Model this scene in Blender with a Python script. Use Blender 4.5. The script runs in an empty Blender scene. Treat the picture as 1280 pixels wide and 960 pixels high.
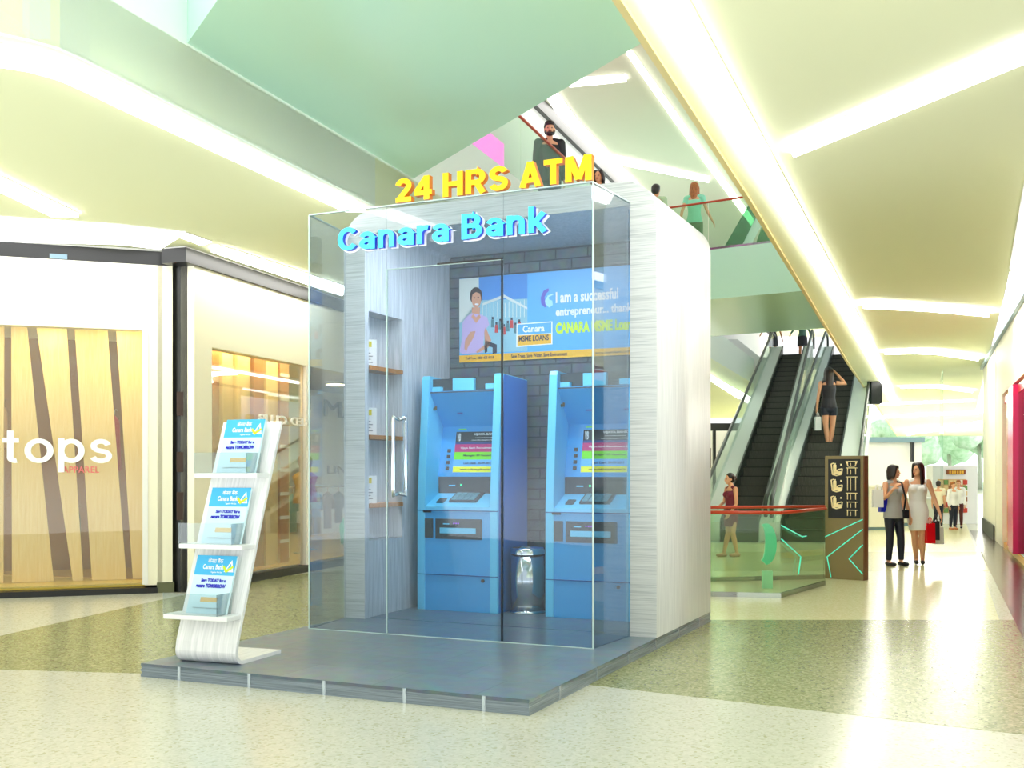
import bpy, bmesh, math, random
from mathutils import Vector, Matrix, noise
random.seed(7)
PI = math.pi
C = bpy.context.scene.collection
# ------------------------------------------------------------------ camera model (1280x960)
F, CX, HOR = 1345.0, 640.0, 590.0
H = 1.5
K = H / 1.3
def G(u, v, z=0.0):
    y = F * (H - z) / (v - HOR)
    return Vector(((u - CX) / F * y, y, z))
def DP(u, v, y):
    return Vector(((u - CX) / F * y, y, H + (HOR - v) / F * y))
def onwall(u, v, P, d):
    # point seen at (u,v) on the vertical wall through P along horizontal direction d
    k = (u - CX) / F
    s = (k * P.y - P.x) / (d.x - k * d.y)
    q = P + d * s
    return Vector((q.x, q.y, H + (HOR - v) / F * q.y)), s
# ------------------------------------------------------------------ materials
def lin(c):
    c = c / 255.0
    return c / 12.92 if c <= 0.04045 else ((c + 0.055) / 1.055) ** 2.4
def rgb(r, g, b): return (lin(r), lin(g), lin(b), 1.0)
def mat(name, col, rough=0.5, metal=0.0, spec=0.5, emit=None, es=0.0, coat=0.0):
    m = bpy.data.materials.new(name); m.use_nodes = True
    p = m.node_tree.nodes['Principled BSDF']
    p.inputs['Base Color'].default_value = rgb(*col)
    p.inputs['Roughness'].default_value = rough
    p.inputs['Metallic'].default_value = metal
    p.inputs['Specular IOR Level'].default_value = spec
    p.inputs['Coat Weight'].default_value = coat
    if emit:
        p.inputs['Emission Color'].default_value = rgb(*emit)
        p.inputs['Emission Strength'].default_value = es
    return m
def nodes(m): return m.node_tree.nodes, m.node_tree.links, m.node_tree.nodes['Principled BSDF']
def ramp_mat(name, kind, scale, stops, rough=0.5, spec=0.5, stretch=(1, 1, 1), detail=3.0, bump=0.0, coat=0.0):
    m = mat(name, (128, 128, 128), rough, 0, spec, coat=coat)
    n, l, p = nodes(m)
    tc = n.new('ShaderNodeTexCoord'); mp = n.new('ShaderNodeMapping')
    mp.inputs['Scale'].default_value = stretch
    l.new(tc.outputs['Object'], mp.inputs['Vector'])
    if kind == 'noise':
        t = n.new('ShaderNodeTexNoise'); t.inputs['Scale'].default_value = scale; t.inputs['Detail'].default_value = detail
        out = t.outputs['Fac']
    else:
        t = n.new('ShaderNodeTexVoronoi'); t.inputs['Scale'].default_value = scale
        out = t.outputs['Color']
    l.new(mp.outputs[0], t.inputs['Vector'])
    r = n.new('ShaderNodeValToRGB'); cr = r.color_ramp
    cr.elements[0].position = stops[0][0]; cr.elements[0].color = rgb(*stops[0][1])
    cr.elements[1].position = stops[-1][0]; cr.elements[1].color = rgb(*stops[-1][1])
    for s in stops[1:-1]:
        e = cr.elements.new(s[0]); e.color = rgb(*s[1])
    l.new(out, r.inputs['Fac']); l.new(r.outputs['Color'], p.inputs['Base Color'])
    if bump:
        b = n.new('ShaderNodeBump'); b.inputs['Strength'].default_value = bump; b.inputs['Distance'].default_value = 0.01
        l.new(out, b.inputs['Height']); l.new(b.outputs[0], p.inputs['Normal'])
    return m
def brick_mat(name, c1, c2, cm, scale, bw, bh, mortar=0.01, rough=0.6, axes='xz', spec=0.4, bump=0.3):
    m = mat(name, c1, rough, 0, spec)
    n, l, p = nodes(m)
    tc = n.new('ShaderNodeTexCoord'); sx = n.new('ShaderNodeSeparateXYZ'); cx = n.new('ShaderNodeCombineXYZ')
    l.new(tc.outputs['Object'], sx.inputs[0])
    l.new(sx.outputs['XYZ'.index(axes[0].upper())], cx.inputs[0]); l.new(sx.outputs['XYZ'.index(axes[1].upper())], cx.inputs[1])
    b = n.new('ShaderNodeTexBrick'); b.inputs['Scale'].default_value = scale
    b.inputs['Brick Width'].default_value = bw; b.inputs['Row Height'].default_value = bh
    b.inputs['Mortar Size'].default_value = mortar
    b.inputs['Color1'].default_value = rgb(*c1); b.inputs['Color2'].default_value = rgb(*c2); b.inputs['Mortar'].default_value = rgb(*cm)
    l.new(cx.outputs[0], b.inputs['Vector'])
    nz = n.new('ShaderNodeTexNoise'); nz.inputs['Scale'].default_value = 9; l.new(tc.outputs['Object'], nz.inputs['Vector'])
    mx = n.new('ShaderNodeMix'); mx.data_type = 'RGBA'; mx.blend_type = 'SOFT_LIGHT'; mx.inputs['Factor'].default_value = 0.5
    l.new(b.outputs['Color'], mx.inputs['A']); l.new(nz.outputs['Color'], mx.inputs['B'])
    l.new(mx.outputs['Result'], p.inputs['Base Color'])
    bp = n.new('ShaderNodeBump'); bp.inputs['Strength'].default_value = bump; bp.inputs['Distance'].default_value = 0.01
    bp.invert = True
    l.new(b.outputs['Fac'], bp.inputs['Height']); l.new(bp.outputs[0], p.inputs['Normal'])
    return m
def glass_mat(name, tint, refl=1.0, rough=0.0, haze=0.0, hazecol=(170, 185, 200)):
    m = bpy.data.materials.new(name); m.use_nodes = True
    n, l = m.node_tree.nodes, m.node_tree.links; n.clear()
    o = n.new('ShaderNodeOutputMaterial'); t = n.new('ShaderNodeBsdfTransparent'); g = n.new('ShaderNodeBsdfGlossy')
    t.inputs['Color'].default_value = rgb(*tint); g.inputs['Roughness'].default_value = rough
    d = n.new('ShaderNodeBsdfDiffuse'); d.inputs['Color'].default_value = rgb(*hazecol)
    fr = n.new('ShaderNodeFresnel'); fr.inputs['IOR'].default_value = 1.45
    mu = n.new('ShaderNodeMath'); mu.operation = 'MULTIPLY'; mu.inputs[1].default_value = refl; mu.use_clamp = True
    m0 = n.new('ShaderNodeMixShader'); m0.inputs[0].default_value = haze
    mx = n.new('ShaderNodeMixShader')
    l.new(t.outputs[0], m0.inputs[1]); l.new(d.outputs[0], m0.inputs[2])
    l.new(fr.outputs[0], mu.inputs[0]); l.new(mu.outputs[0], mx.inputs[0])
    l.new(m0.outputs[0], mx.inputs[1]); l.new(g.outputs[0], mx.inputs[2]); l.new(mx.outputs[0], o.inputs['Surface'])
    return m
def emit_mat(name, col, s):
    m = bpy.data.materials.new(name); m.use_nodes = True
    n, l = m.node_tree.nodes, m.node_tree.links; n.clear()
    o = n.new('ShaderNodeOutputMaterial'); e = n.new('ShaderNodeEmission')
    e.inputs['Color'].default_value = rgb(*col); e.inputs['Strength'].default_value = s
    l.new(e.outputs[0], o.inputs['Surface']); return m

M = {}
M['strip'] = emit_mat('led_diffuser', (255, 253, 246), 8.0)
M['stripup'] = emit_mat('upper_led_diffuser', (255, 253, 246), 4.0)
M['stripmid'] = emit_mat('mid_led_diffuser', (255, 253, 246), 12.0)
M['stripfar'] = emit_mat('far_led_diffuser', (255, 253, 246), 34.0)
M['cove'] = emit_mat('cove_diffuser', (255, 255, 255), 2.6)
M['ceil'] = mat('ceiling_paint', (243, 247, 212), 0.7, spec=0.1)
M['ceilup'] = mat('upper_ceiling_paint', (238, 240, 218), 0.7, spec=0.1)
M['fascia'] = mat('fascia_paint', (236, 246, 236), 0.7, spec=0.2)
M['mint'] = mat('mint_panel', (206, 248, 226), 0.22, spec=0.5)
M['white'] = mat('white_paint', (240, 240, 236), 0.5)
M['cream'] = mat('cream_paint', (246, 242, 218), 0.5)
M['black'] = mat('black_trim', (16, 18, 16), 0.35)
M['bluegrey'] = mat('blue_grey_trim', (120, 150, 165), 0.4)
M['beige'] = ramp_mat('terrazzo_beige', 'voronoi', 60, [(0.0, (168, 168, 128)), (0.12, (184, 185, 160)), (0.3, (200, 200, 184)), (1.0, (212, 212, 198))], 0.2, 0.35)
M['pale'] = ramp_mat('terrazzo_pale', 'voronoi', 60, [(0.0, (214, 212, 160)), (1.0, (238, 234, 196))], 0.2, 0.35)
M['olive'] = ramp_mat('terrazzo_olive', 'voronoi', 60, [(0.0, (92, 100, 56)), (0.2, (128, 134, 90)), (0.55, (150, 154, 110)), (1.0, (180, 182, 140))], 0.2, 0.35)
M['band'] = ramp_mat('terrazzo_band', 'voronoi', 60, [(0.0, (180, 182, 130)), (1.0, (208, 206, 158))], 0.2, 0.35)
M['darkwood'] = ramp_mat('dark_wood_floor', 'noise', 6, [(0.3, (38, 26, 18)), (0.7, (84, 60, 44))], 0.2, 0.5, (1, 8, 1))
M['wood'] = ramp_mat('light_wood', 'noise', 6, [(0.25, (236, 206, 140)), (0.75, (248, 228, 172))], 0.45, 0.4, (14, 14, 0.6))
M['wood2'] = ramp_mat('amber_wood', 'noise', 6, [(0.25, (150, 92, 36)), (0.75, (196, 132, 60))], 0.45, 0.4, (14, 14, 0.6))
M['shopback'] = mat('shop_back_wall', (150, 104, 52), 0.6)
M['shopwhite'] = mat('shop_white_wall', (226, 232, 226), 0.6)
M['shopglow'] = emit_mat('shop_lamp', (255, 226, 160), 34.0)
M['laminH'] = ramp_mat('white_laminate_horizontal_grain', 'noise', 5, [(0.3, (184, 188, 190)), (0.5, (212, 214, 214)), (0.7, (224, 226, 226))], 0.35, 0.4, (0.5, 0.5, 22), 5)
M['laminV'] = ramp_mat('white_laminate_vertical_grain', 'noise', 5, [(0.3, (204, 206, 208)), (0.5, (214, 216, 217)), (0.7, (224, 226, 226))], 0.35, 0.4, (7, 7, 0.4), 5)
M['laminG'] = ramp_mat('grey_laminate_vertical_grain', 'noise', 5, [(0.3, (176, 184, 190)), (0.7, (214, 218, 222))], 0.35, 0.4, (9, 9, 0.5), 5)
M['brick'] = brick_mat('painted_grey_brick', (92, 102, 108), (84, 94, 100), (62, 70, 76), 1.0, 0.36, 0.11, 0.008)
M['slate'] = brick_mat('slate_tile', (120, 134, 142), (108, 122, 131), (92, 106, 116), 1.0, 0.75, 0.5, 0.004, 0.28, 'xy', 0.5, 0.1)
M['slateside'] = ramp_mat('platform_edge', 'noise', 4, [(0.35, (106, 120, 130)), (0.65, (140, 152, 162))], 0.25, 0.6, (0.4, 0.4, 40))
M['seam'] = mat('polished_joint', (196, 208, 218), 0.2, 0.6)
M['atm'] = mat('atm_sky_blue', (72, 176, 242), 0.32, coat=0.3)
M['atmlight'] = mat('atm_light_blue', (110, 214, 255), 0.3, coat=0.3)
M['atmdark'] = mat('atm_dark_grey', (62, 70, 74), 0.4)
M['atmseam'] = mat('atm_seam', (30, 92, 160), 0.5)
M['key'] = mat('keypad_key', (120, 178, 196), 0.35, 0.3)
M['screenblue'] = mat('screen_blue', (96, 176, 240), 0.3, emit=(96, 176, 240), es=0.25)
M['navy'] = mat('screen_navy', (56, 78, 140), 0.3)
M['magenta'] = mat('screen_magenta', (176, 44, 110), 0.3, emit=(176, 44, 110), es=0.2)
M['green'] = mat('screen_green', (118, 224, 30), 0.3, emit=(118, 224, 30), es=0.2)
M['yellow'] = mat('screen_yellow', (236, 240, 40), 0.3, emit=(236, 240, 40), es=0.2)
M['inkdark'] = mat('print_dark', (40, 44, 60), 0.5)
M['inkwhite'] = mat('print_white', (244, 246, 246), 0.5)
M['inkblue'] = mat('print_blue', (18, 24, 190), 0.5)
M['inklime'] = mat('print_lime', (206, 236, 20), 0.5)
M['purple'] = mat('led_purple', (150, 60, 230), 0.4, emit=(150, 60, 230), es=0.4)
M['ledgreen'] = mat('led_green', (60, 240, 160), 0.4, emit=(60, 240, 160), es=0.6)
M['steel'] = mat('brushed_steel', (200, 204, 206), 0.16, 1.0)
M['chrome'] = mat('chrome', (225, 228, 230), 0.07, 1.0)
M['glass'] = glass_mat('booth_glass', (243, 247, 250), 0.5, 0, 0.03, (175, 195, 210))
M['glassedge'] = mat('glass_edge', (190, 212, 208), 0.15)
M['acrylic'] = glass_mat('acrylic', (240, 246, 248), 0.6, 0, 0.06, (190, 200, 205))
M['railglass'] = glass_mat('railing_glass', (238, 248, 238), 0.25, 0, 0.03, (200, 230, 190))
M['shopglass'] = glass_mat('shop_glass', (252, 252, 248), 0.5, 0, 0.08, (250, 244, 232))
M['clear'] = glass_mat('clear_glazing', (244, 252, 248), 0.4)
M['redrail'] = mat('red_brown_handrail', (190, 62, 30), 0.35)
M['yletter'] = mat('yellow_acrylic_letter', (252, 200, 8), 0.3, emit=(252, 200, 8), es=0.12)
M['yside'] = mat('orange_letter_return', (232, 132, 6), 0.35)
M['cletter'] = mat('cyan_acrylic_letter', (62, 214, 252), 0.3, emit=(62, 214, 252), es=0.25)
M['cside'] = mat('blue_letter_return', (28, 84, 232), 0.35)
M['poster'] = mat('poster_blue', (84, 172, 232), 0.35)
M['pamber'] = mat('poster_amber', (236, 180, 40), 0.4)
M['skin'] = mat('skin', (226, 168, 130), 0.5)
M['skin2'] = mat('skin_tanned', (208, 142, 100), 0.5)
M['hair'] = mat('dark_hair', (34, 22, 20), 0.35)
M['hairred'] = ramp_mat('auburn_hair', 'noise', 30, [(0.35, (110, 44, 14)), (0.65, (196, 120, 50))], 0.4, 0.5, (6, 6, 0.5))
M['lace'] = mat('stand_white', (238, 240, 240), 0.35)
M['bronze'] = mat('sign_bronze', (134, 118, 78), 0.4, 0.15)
M['bronze2'] = mat('sign_edge_brown', (112, 74, 42), 0.45)
M['gold'] = mat('sign_gold_print', (232, 214, 160), 0.4, emit=(232, 214, 160), es=0.15)
M['aqua'] = mat('sign_aqua_line', (90, 236, 208), 0.4, emit=(90, 236, 208), es=0.25)
M['step'] = ramp_mat('escalator_step', 'noise', 8, [(0.3, (62, 66, 58)), (0.7, (96, 98, 86))], 0.5, 0.4, (60, 0.5, 1))
M['deck'] = mat('escalator_deck', (220, 230, 222), 0.35)
M['rubber'] = mat('handrail_rubber', (44, 56, 50), 0.4)
M['red'] = mat('red_lacquer', (226, 24, 34), 0.25)
M['pink'] = mat('pink_lacquer', (236, 24, 100), 0.25)
M['orange'] = mat('orange_red_lacquer', (222, 44, 12), 0.25)
M['bark'] = mat('bark', (190, 186, 168), 0.8)
M['leafA'] = ramp_mat('pale_leaf', 'noise', 3, [(0.35, (196, 226, 186)), (0.65, (236, 248, 226))], 0.6)
def flat(name, col, rough=0.55, **kw):
    k = 'c_%d_%d_%d' % col
    if k not in M: M[k] = mat(name, col, rough, **kw)
    return M[k]
# ------------------------------------------------------------------ mesh helpers
def bx(bm, x0, x1, y0, y1, z0, z1, mi=0, M4=None):
    vs = [bm.verts.new((x, y, z)) for x in (x0, x1) for y in (y0, y1) for z in (z0, z1)]
    fs = [(0, 1, 3, 2), (4, 6, 7, 5), (0, 4, 5, 1), (2, 3, 7, 6), (0, 2, 6, 4), (1, 5, 7, 3)]
    out = []
    for f in fs:
        fc = bm.faces.new([vs[i] for i in f]); fc.material_index = mi; out.append(fc)
    if M4 is not None:
        for v in vs: v.co = M4 @ v.co
    return out
def prism(bm, pts, off, mi=0, side_mi=None):
    # pts: 3-D polygon, extruded by vector off
    off = Vector(off)
    a = [bm.verts.new(Vector(p)) for p in pts]; b = [bm.verts.new(Vector(p) + off) for p in pts]
    n = len(pts)
    f = bm.faces.new(a); f.material_index = mi
    f = bm.faces.new(b[::-1]); f.material_index = mi
    for i in range(n):
        f = bm.faces.new((a[i], b[i], b[(i + 1) % n], a[(i + 1) % n])); f.material_index = mi if side_mi is None else side_mi
def cyl(bm, p0, p1, r0, r1=None, n=16, mi=0):
    tube(bm, [p0, p1], [r0, r0 if r1 is None else r1], n, mi=mi)
def tube(bm, pts, rad, n=12, side=None, mi=0, caps=True, dome=False):
    # rad: number or (a,b) where a is along 'side'
    pts = [Vector(p) for p in pts]
    if dome:
        # rounded ends
        def rr(r): return r if isinstance(r, tuple) else (r, r)
        d0 = (pts[0] - pts[1]).normalized(); d1 = (pts[-1] - pts[-2]).normalized()
        r0 = rr(rad[0]); r1 = rr(rad[-1])
        m0 = min(r0); m1 = min(r1)
        pre = [(pts[0] + d0 * m0 * s, (r0[0] * c, r0[1] * c)) for s, c in ((0.95, 0.31), (0.7, 0.71), (0.38, 0.92))]
        post = [(pts[-1] + d1 * m1 * s, (r1[0] * c, r1[1] * c)) for s, c in ((0.38, 0.92), (0.7, 0.71), (0.95, 0.31))]
        rad = [q[1] for q in pre] + list(rad) + [q[1] for q in post]
        pts = [q[0] for q in pre] + pts + [q[0] for q in post]
    rings = []
    prev = None
    for i, p in enumerate(pts):
        t = (pts[min(i + 1, len(pts) - 1)] - pts[max(i - 1, 0)])
        if t.length < 1e-9: t = Vector((0, 0, 1))
        t.normalize()
        if side is not None: s = Vector(side)
        elif prev is not None: s = prev
        else: s = Vector((1, 0, 0)) if abs(t.x) < 0.8 else Vector((0, 1, 0))
        s = (s - t * s.dot(t))
        if s.length < 1e-6: s = Vector((0, 0, 1)) - t * t.z
        s.normalize(); prev = s
        w = t.cross(s)
        r = rad[i]; a, b = r if isinstance(r, tuple) else (r, r)
        rings.append([bm.verts.new(p + s * (a * math.cos(2 * PI * k / n)) + w * (b * math.sin(2 * PI * k / n))) for k in range(n)])
    for i in range(len(rings) - 1):
        for k in range(n):
            f = bm.faces.new((rings[i][k], rings[i][(k + 1) % n], rings[i + 1][(k + 1) % n], rings[i + 1][k])); f.material_index = mi; f.smooth = True
    if caps:
        f = bm.faces.new(rings[0][::-1]); f.material_index = mi
        f = bm.faces.new(rings[-1]); f.material_index = mi
def ball(bm, c, r, sub=2, mi=0):
    r = r if isinstance(r, tuple) else (r, r, r)
    m = Matrix.Translation(Vector(c)) @ Matrix.Diagonal((*r, 1))
    g = bmesh.ops.create_icosphere(bm, subdivisions=sub, radius=1.0, matrix=m)
    for v in g['verts']:
        for f in v.link_faces: f.material_index = mi; f.smooth = True
def finish(bm, mats, name, recalc=True):
    if recalc: bmesh.ops.recalc_face_normals(bm, faces=bm.faces)
    me = bpy.data.meshes.new(name); bm.to_mesh(me); bm.free()
    for m in (mats if isinstance(mats, (list, tuple)) else [mats]): me.materials.append(m)
    return me
def obj(name, bm, mats, parent=None, bevel=0.0, loc=None, rotz=0.0):
    me = bm if isinstance(bm, bpy.types.Mesh) else finish(bm, mats, name)
    o = bpy.data.objects.new(name, me); C.objects.link(o)
    if parent is not None: o.parent = parent
    if loc is not None: o.location = loc
    if rotz: o.rotation_euler = (0, 0, rotz)
    if bevel:
        b = o.modifiers.new('bevel', 'BEVEL'); b.width = bevel; b.segments = 2; b.limit_method = 'ANGLE'
    return o
def thing(name, label, cat, loc=(0, 0, 0), rotz=0.0, group=None):
    o = bpy.data.objects.new(name, None); C.objects.link(o)
    o.empty_display_size = 0.1
    o.location = loc; o.rotation_euler = (0, 0, rotz); o['label'] = label; o['category'] = cat
    if group: o['group'] = group
    return o
def tag(o, label, cat, group=None, kind=None):
    o['label'] = label; o['category'] = cat
    if group: o['group'] = group
    if kind: o['kind'] = kind
    return o
def struct(name, bm, m, label=None):
    o = obj(name, bm, m); o['kind'] = 'structure'
    if label: o['label'] = label
    return o
def dup(root, loc, rotz, label, group=None):
    r = root.copy(); C.objects.link(r); r.location = loc; r.rotation_euler = (0, 0, rotz); r['label'] = label
    if group: r['group'] = group
    for ch in list(root.children):
        c = ch.copy(); C.objects.link(c); c.parent = r
        for g in ch.children:
            d = g.copy(); C.objects.link(d); d.parent = c
    return r
BM = bmesh.new
def text_bm(s, width, height, depth=0.002, bold=0.0, bm=None, at=(0, 0, 0), M4=None, mi=0, side_mi=None, mirror=False):
    # text as solid letters in the local x-z plane, front facing -y; fitted to width x height, lower left at 'at'
    cu = bpy.data.curves.new('t', 'FONT'); cu.body = s; cu.size = 1.0; cu.offset = bold; cu.extrude = 0.5; cu.resolution_u = 4
    o = bpy.data.objects.new('t', cu); C.objects.link(o)
    dg = bpy.context.evaluated_depsgraph_get(); dg.update()
    me = bpy.data.meshes.new_from_object(o.evaluated_get(dg))
    bpy.data.objects.remove(o); bpy.data.curves.remove(cu)
    if bm is None: bm = BM()
    t = BM(); t.from_mesh(me); bpy.data.meshes.remove(me)
    if not t.verts: t.free(); return bm
    xs = [v.co.x for v in t.verts]; ys = [v.co.y for v in t.verts]
    x0, x1, y0, y1 = min(xs), max(xs), min(ys), max(ys)
    sx = width / max(x1 - x0, 1e-6); sy = height / max(y1 - y0, 1e-6)
    for v in t.verts:
        x = (v.co.x - x0) * sx
        if mirror: x = width - x
        v.co = Vector((x + at[0], -v.co.z * depth - depth / 2 + at[1], (v.co.y - y0) * sy + at[2]))
    t.normal_update()
    for f in t.faces:
        f.material_index = mi if (side_mi is None or abs(f.normal.y) > 0.9) else side_mi
    if M4 is not None:
        for v in t.verts: v.co = M4 @ v.co
    tm = bpy.data.meshes.new('x'); t.to_mesh(tm); t.free(); bm.from_mesh(tm); bpy.data.meshes.remove(tm)
    return bm
def quad(bm, x0, x1, z0, z1, y=0.0, t=0.002, mi=0):
    bx(bm, x0, x1, y - t, y, z0, z1, mi)
def arc(cx, cy, rx, ry, a0, a1, n=14):
    return [(cx + rx * math.cos(math.radians(a0 + (a1 - a0) * i / n)), cy + ry * math.sin(math.radians(a0 + (a1 - a0) * i / n))) for i in range(n + 1)]
GL = {
 '2': (.62, [arc(.31, .68, .2, .215, 170, -38) + [(.12, .1)], [(.02, .105), (.6, .105)]]),
 '4': (.66, [[(.46, 0), (.46, 1)], [(.45, .94), (.07, .34)], [(.01, .3), (.65, .3)]]),
 'H': (.725, [[(.105, 0), (.105, 1)], [(.62, 0), (.62, 1)], [(.105, .52), (.62, .52)]]),
 'R': (.74, [[(.105, 0), (.105, 1)], [(.105, .895), (.4, .895)] + arc(.4, .68, .2, .215, 90, -90) + [(.105, .465)], [(.38, .465), (.62, 0)]]),
 'S': (.66, [arc(.33, .7, .215, .195, 12, 262) + arc(.33, .3, .225, .195, 82, -165)]),
 'A': (.73, [[(.1, 0), (.365, 1)], [(.63, 0), (.365, 1)], [(.2, .27), (.53, .27)]]),
 'T': (.62, [[(.31, 0), (.31, 1)], [(0, .895), (.62, .895)]]),
 'M': (.85, [[(.105, 0), (.105, 1)], [(.745, 0), (.745, 1)], [(.14, 1), (.425, .08)], [(.71, 1), (.425, .08)]]),
 'C': (.68, [arc(.38, .5, .275, .395, 38, 322)]),
 'B': (.69, [[(.105, 0), (.105, 1)], [(.105, .895), (.36, .895)] + arc(.36, .705, .17, .19, 90, -90) + [(.105, .515)], [(.105, .515), (.38, .515)] + arc(.38, .31, .2, .205, 90, -90) + [(.105, .105)]]),
 'a': (.57, [[(.47, 0), (.47, .45)] + arc(.285, .45, .185, .19, 0, 160), arc(.27, .235, .17, .14, 0, 360)]),
 'n': (.575, [[(.1, 0), (.1, .74)], arc(.29, .43, .185, .21, 180, 0) + [(.475, 0)]]),
 'r': (.42, [[(.1, 0), (.1, .74)], arc(.33, .4, .23, .24, 180, 75)]),
 'k': (.58, [[(.1, 0), (.1, 1)], [(.12, .28), (.47, .74)], [(.24, .4), (.5, 0)]]),
 't': (.4, [[(.19, .95), (.19, .2)] + arc(.29, .17, .1, .09, 180, 290), [(.02, .67), (.37, .67)]]),
 'o': (.62, [arc(.31, .37, .24, .29, 0, 360, 26)]),
 'p': (.6, [[(.08, -.26), (.08, .74)], arc(.3, .37, .22, .29, 0, 360, 26)]),
 's': (.52, [arc(.26, .52, .16, .14, 12, 262) + arc(.26, .225, .18, .145, 82, -165)]),
}
def stroke_piece(bm, pts, hw, tr, y0, y1):
    closed = (Vector(pts[0]) - Vector(pts[-1])).length < 1e-6
    if closed: pts = pts[:-1]
    P = [Vector(p) for p in pts]; n = len(P); L = []
    for i in range(n):
        a = P[i - 1] if (closed or i > 0) else None; c = P[(i + 1) % n] if (closed or i < n - 1) else None
        d0 = (P[i] - a).normalized() if a is not None else None; d1 = (c - P[i]).normalized() if c is not None else None
        if d0 is None: d0 = d1
        if d1 is None: d1 = d0
        n0 = Vector((-d0.y, d0.x)); n1 = Vector((-d1.y, d1.x)); m = n0 + n1
        m = n0 if m.length < .05 else m.normalized(); kk = hw / max(.5, m.dot(n0)); L.append((P[i] + m * kk, P[i] - m * kk))
    rows = []
    for l, r2 in L:
        q = [tr(l), tr(r2)]; rows.append([bm.verts.new((q[0][0], y0, q[0][1])), bm.verts.new((q[1][0], y0, q[1][1])), bm.verts.new((q[1][0], y1, q[1][1])), bm.verts.new((q[0][0], y1, q[0][1]))])
    m_ = len(rows) if closed else len(rows) - 1
    for i in range(m_):
        a, c = rows[i], rows[(i + 1) % len(rows)]
        for k in range(4):
            f = bm.faces.new((a[k], c[k], c[(k + 1) % 4], a[(k + 1) % 4])); f.material_index = 0 if k == 0 else 1
    if not closed:
        for rw_ in (rows[0], rows[-1]): f = bm.faces.new(rw_); f.material_index = 1
def stroke_letters(t, string, full, zlo, ztop, depth, hw, mats, backing=None):
    # ztop-zlo = cap height; baseline at zlo
    adv = 0; spots = []
    for ch in string:
        if ch == ' ': adv += .30; continue
        spots.append((ch, adv)); adv += GL[ch][0] + .085
    tot = adv - .085; sx = full / tot; sz = ztop - zlo
    for ch, a in spots:
        b = BM()
        for k, st in enumerate(GL[ch][1]): stroke_piece(b, st, hw, lambda p: ((a + p[0]) * sx, zlo + p[1] * sz), -depth + .0006 * k, 0)
        lo = obj('letter', b, mats, t)
        if backing:
            b = BM()
            for k, st in enumerate(GL[ch][1]): stroke_piece(b, st, hw + .035, lambda p: ((a + p[0]) * sx + .008, zlo + p[1] * sz - .008), .004, .012 + .0006 * k)
            obj('backing', b, [backing, backing], lo)
def letters(t, string, full, hgt, depth, bold, mats, backing=None, mirror=False):
    def width(s_):
        cu = bpy.data.curves.new('t', 'FONT'); cu.body = s_; cu.size = 1; o = bpy.data.objects.new('t', cu); C.objects.link(o)
        dg = bpy.context.evaluated_depsgraph_get(); dg.update(); m_ = bpy.data.meshes.new_from_object(o.evaluated_get(dg))
        xs = [v.co.x for v in m_.vertices]; ys = [v.co.y for v in m_.vertices]; bpy.data.objects.remove(o); bpy.data.curves.remove(cu); bpy.data.meshes.remove(m_)
        return min(xs), max(xs), min(ys), max(ys)
    tot = width(string); hscale = full / (tot[1] - tot[0]); ymin, ymax = tot[2], tot[3]; vs = hgt / (ymax - ymin)
    for i, ch in enumerate(string):
        if ch == ' ': continue
        pre = width(string[:i + 1])[1]; me_ = width(ch)
        a = (pre - (me_[1] - me_[0]) - tot[0]) * hscale; w = (me_[1] - me_[0]) * hscale
        zz0 = (me_[2] - ymin) * vs; hh = (me_[3] - me_[2]) * vs
        g_ = bold * .6 * hgt
        if mirror: a = full - a - w
        b = text_bm(ch, w + g_, hh + g_, depth, bold, at=(a - g_ / 2, 0, zz0 - g_ / 2), mi=0, side_mi=1, mirror=mirror)
        lo = obj('letter', b, mats, t)
        if backing:
            b = text_bm(ch, w + g_ + .022, hh + g_ + .022, .008, bold * 1.7, at=(a - g_ / 2 - .0, .006, zz0 - g_ / 2 - .02)); obj('backing', b, backing, lo)
# ------------------------------------------------------------------ levels
Z1 = 3.70 * K      # ceiling over the lower galleries
Z1b = 4.15 * K     # underside of the bridges
Z2 = 5.20 * K      # upper floor
Z3 = 7.80 * K      # upper ceiling
def extend(p, q, d):  # continue the line p->q by d
    return q + (q - p).normalized() * d
# ------------------------------------------------------------------ FLOOR
def slab_poly(name, pts, z0, z1, m, label=None):
    b = BM(); prism(b, [Vector((p.x, p.y, z0)) for p in pts], (0, 0, z1 - z0)); return struct(name, b, m, label)
b = BM(); bx(b, -14, 46, -1, 95, -0.2, 0)
struct('floor', b, M['beige'], 'pale speckled terrazzo mall floor')
e = 0.0015
slab_poly('trim_1', [G(-170, 834), G(0, 795), G(200, 750), G(330, 722), G(440, 712), G(870, 775), G(1600, 775), G(1600, 955), G(735, 856), G(180, 842), G(0, 837)], -0.05, e, M['olive'], 'olive green speckled terrazzo field')
slab_poly('trim_2', [G(440, 712), G(870, 775), G(1249, 775), G(1208, 655), G(1140, 612), G(880, 612), G(440, 660)], -0.05, e, M['pale'], 'pale yellow polished floor beyond the booth')
slab_poly('trim_3', [G(886, 690), G(1227, 690), G(1237, 714), G(886, 714)], -0.05, 2 * e, M['band'], 'darker beige floor band')
pr0, pr1 = G(1260, 760), G(1212, 663)
slab_poly('trim_4', [extend(pr1, pr0, 9), pr0, pr1, pr1 + Vector((3.2, 0.3, 0)), pr0 + Vector((3.2, 0, 0)), pr0 + Vector((3, -8.5, 0))], -0.05, 2 * e, M['darkwood'], 'dark brown wood floor before the red shop')
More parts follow.
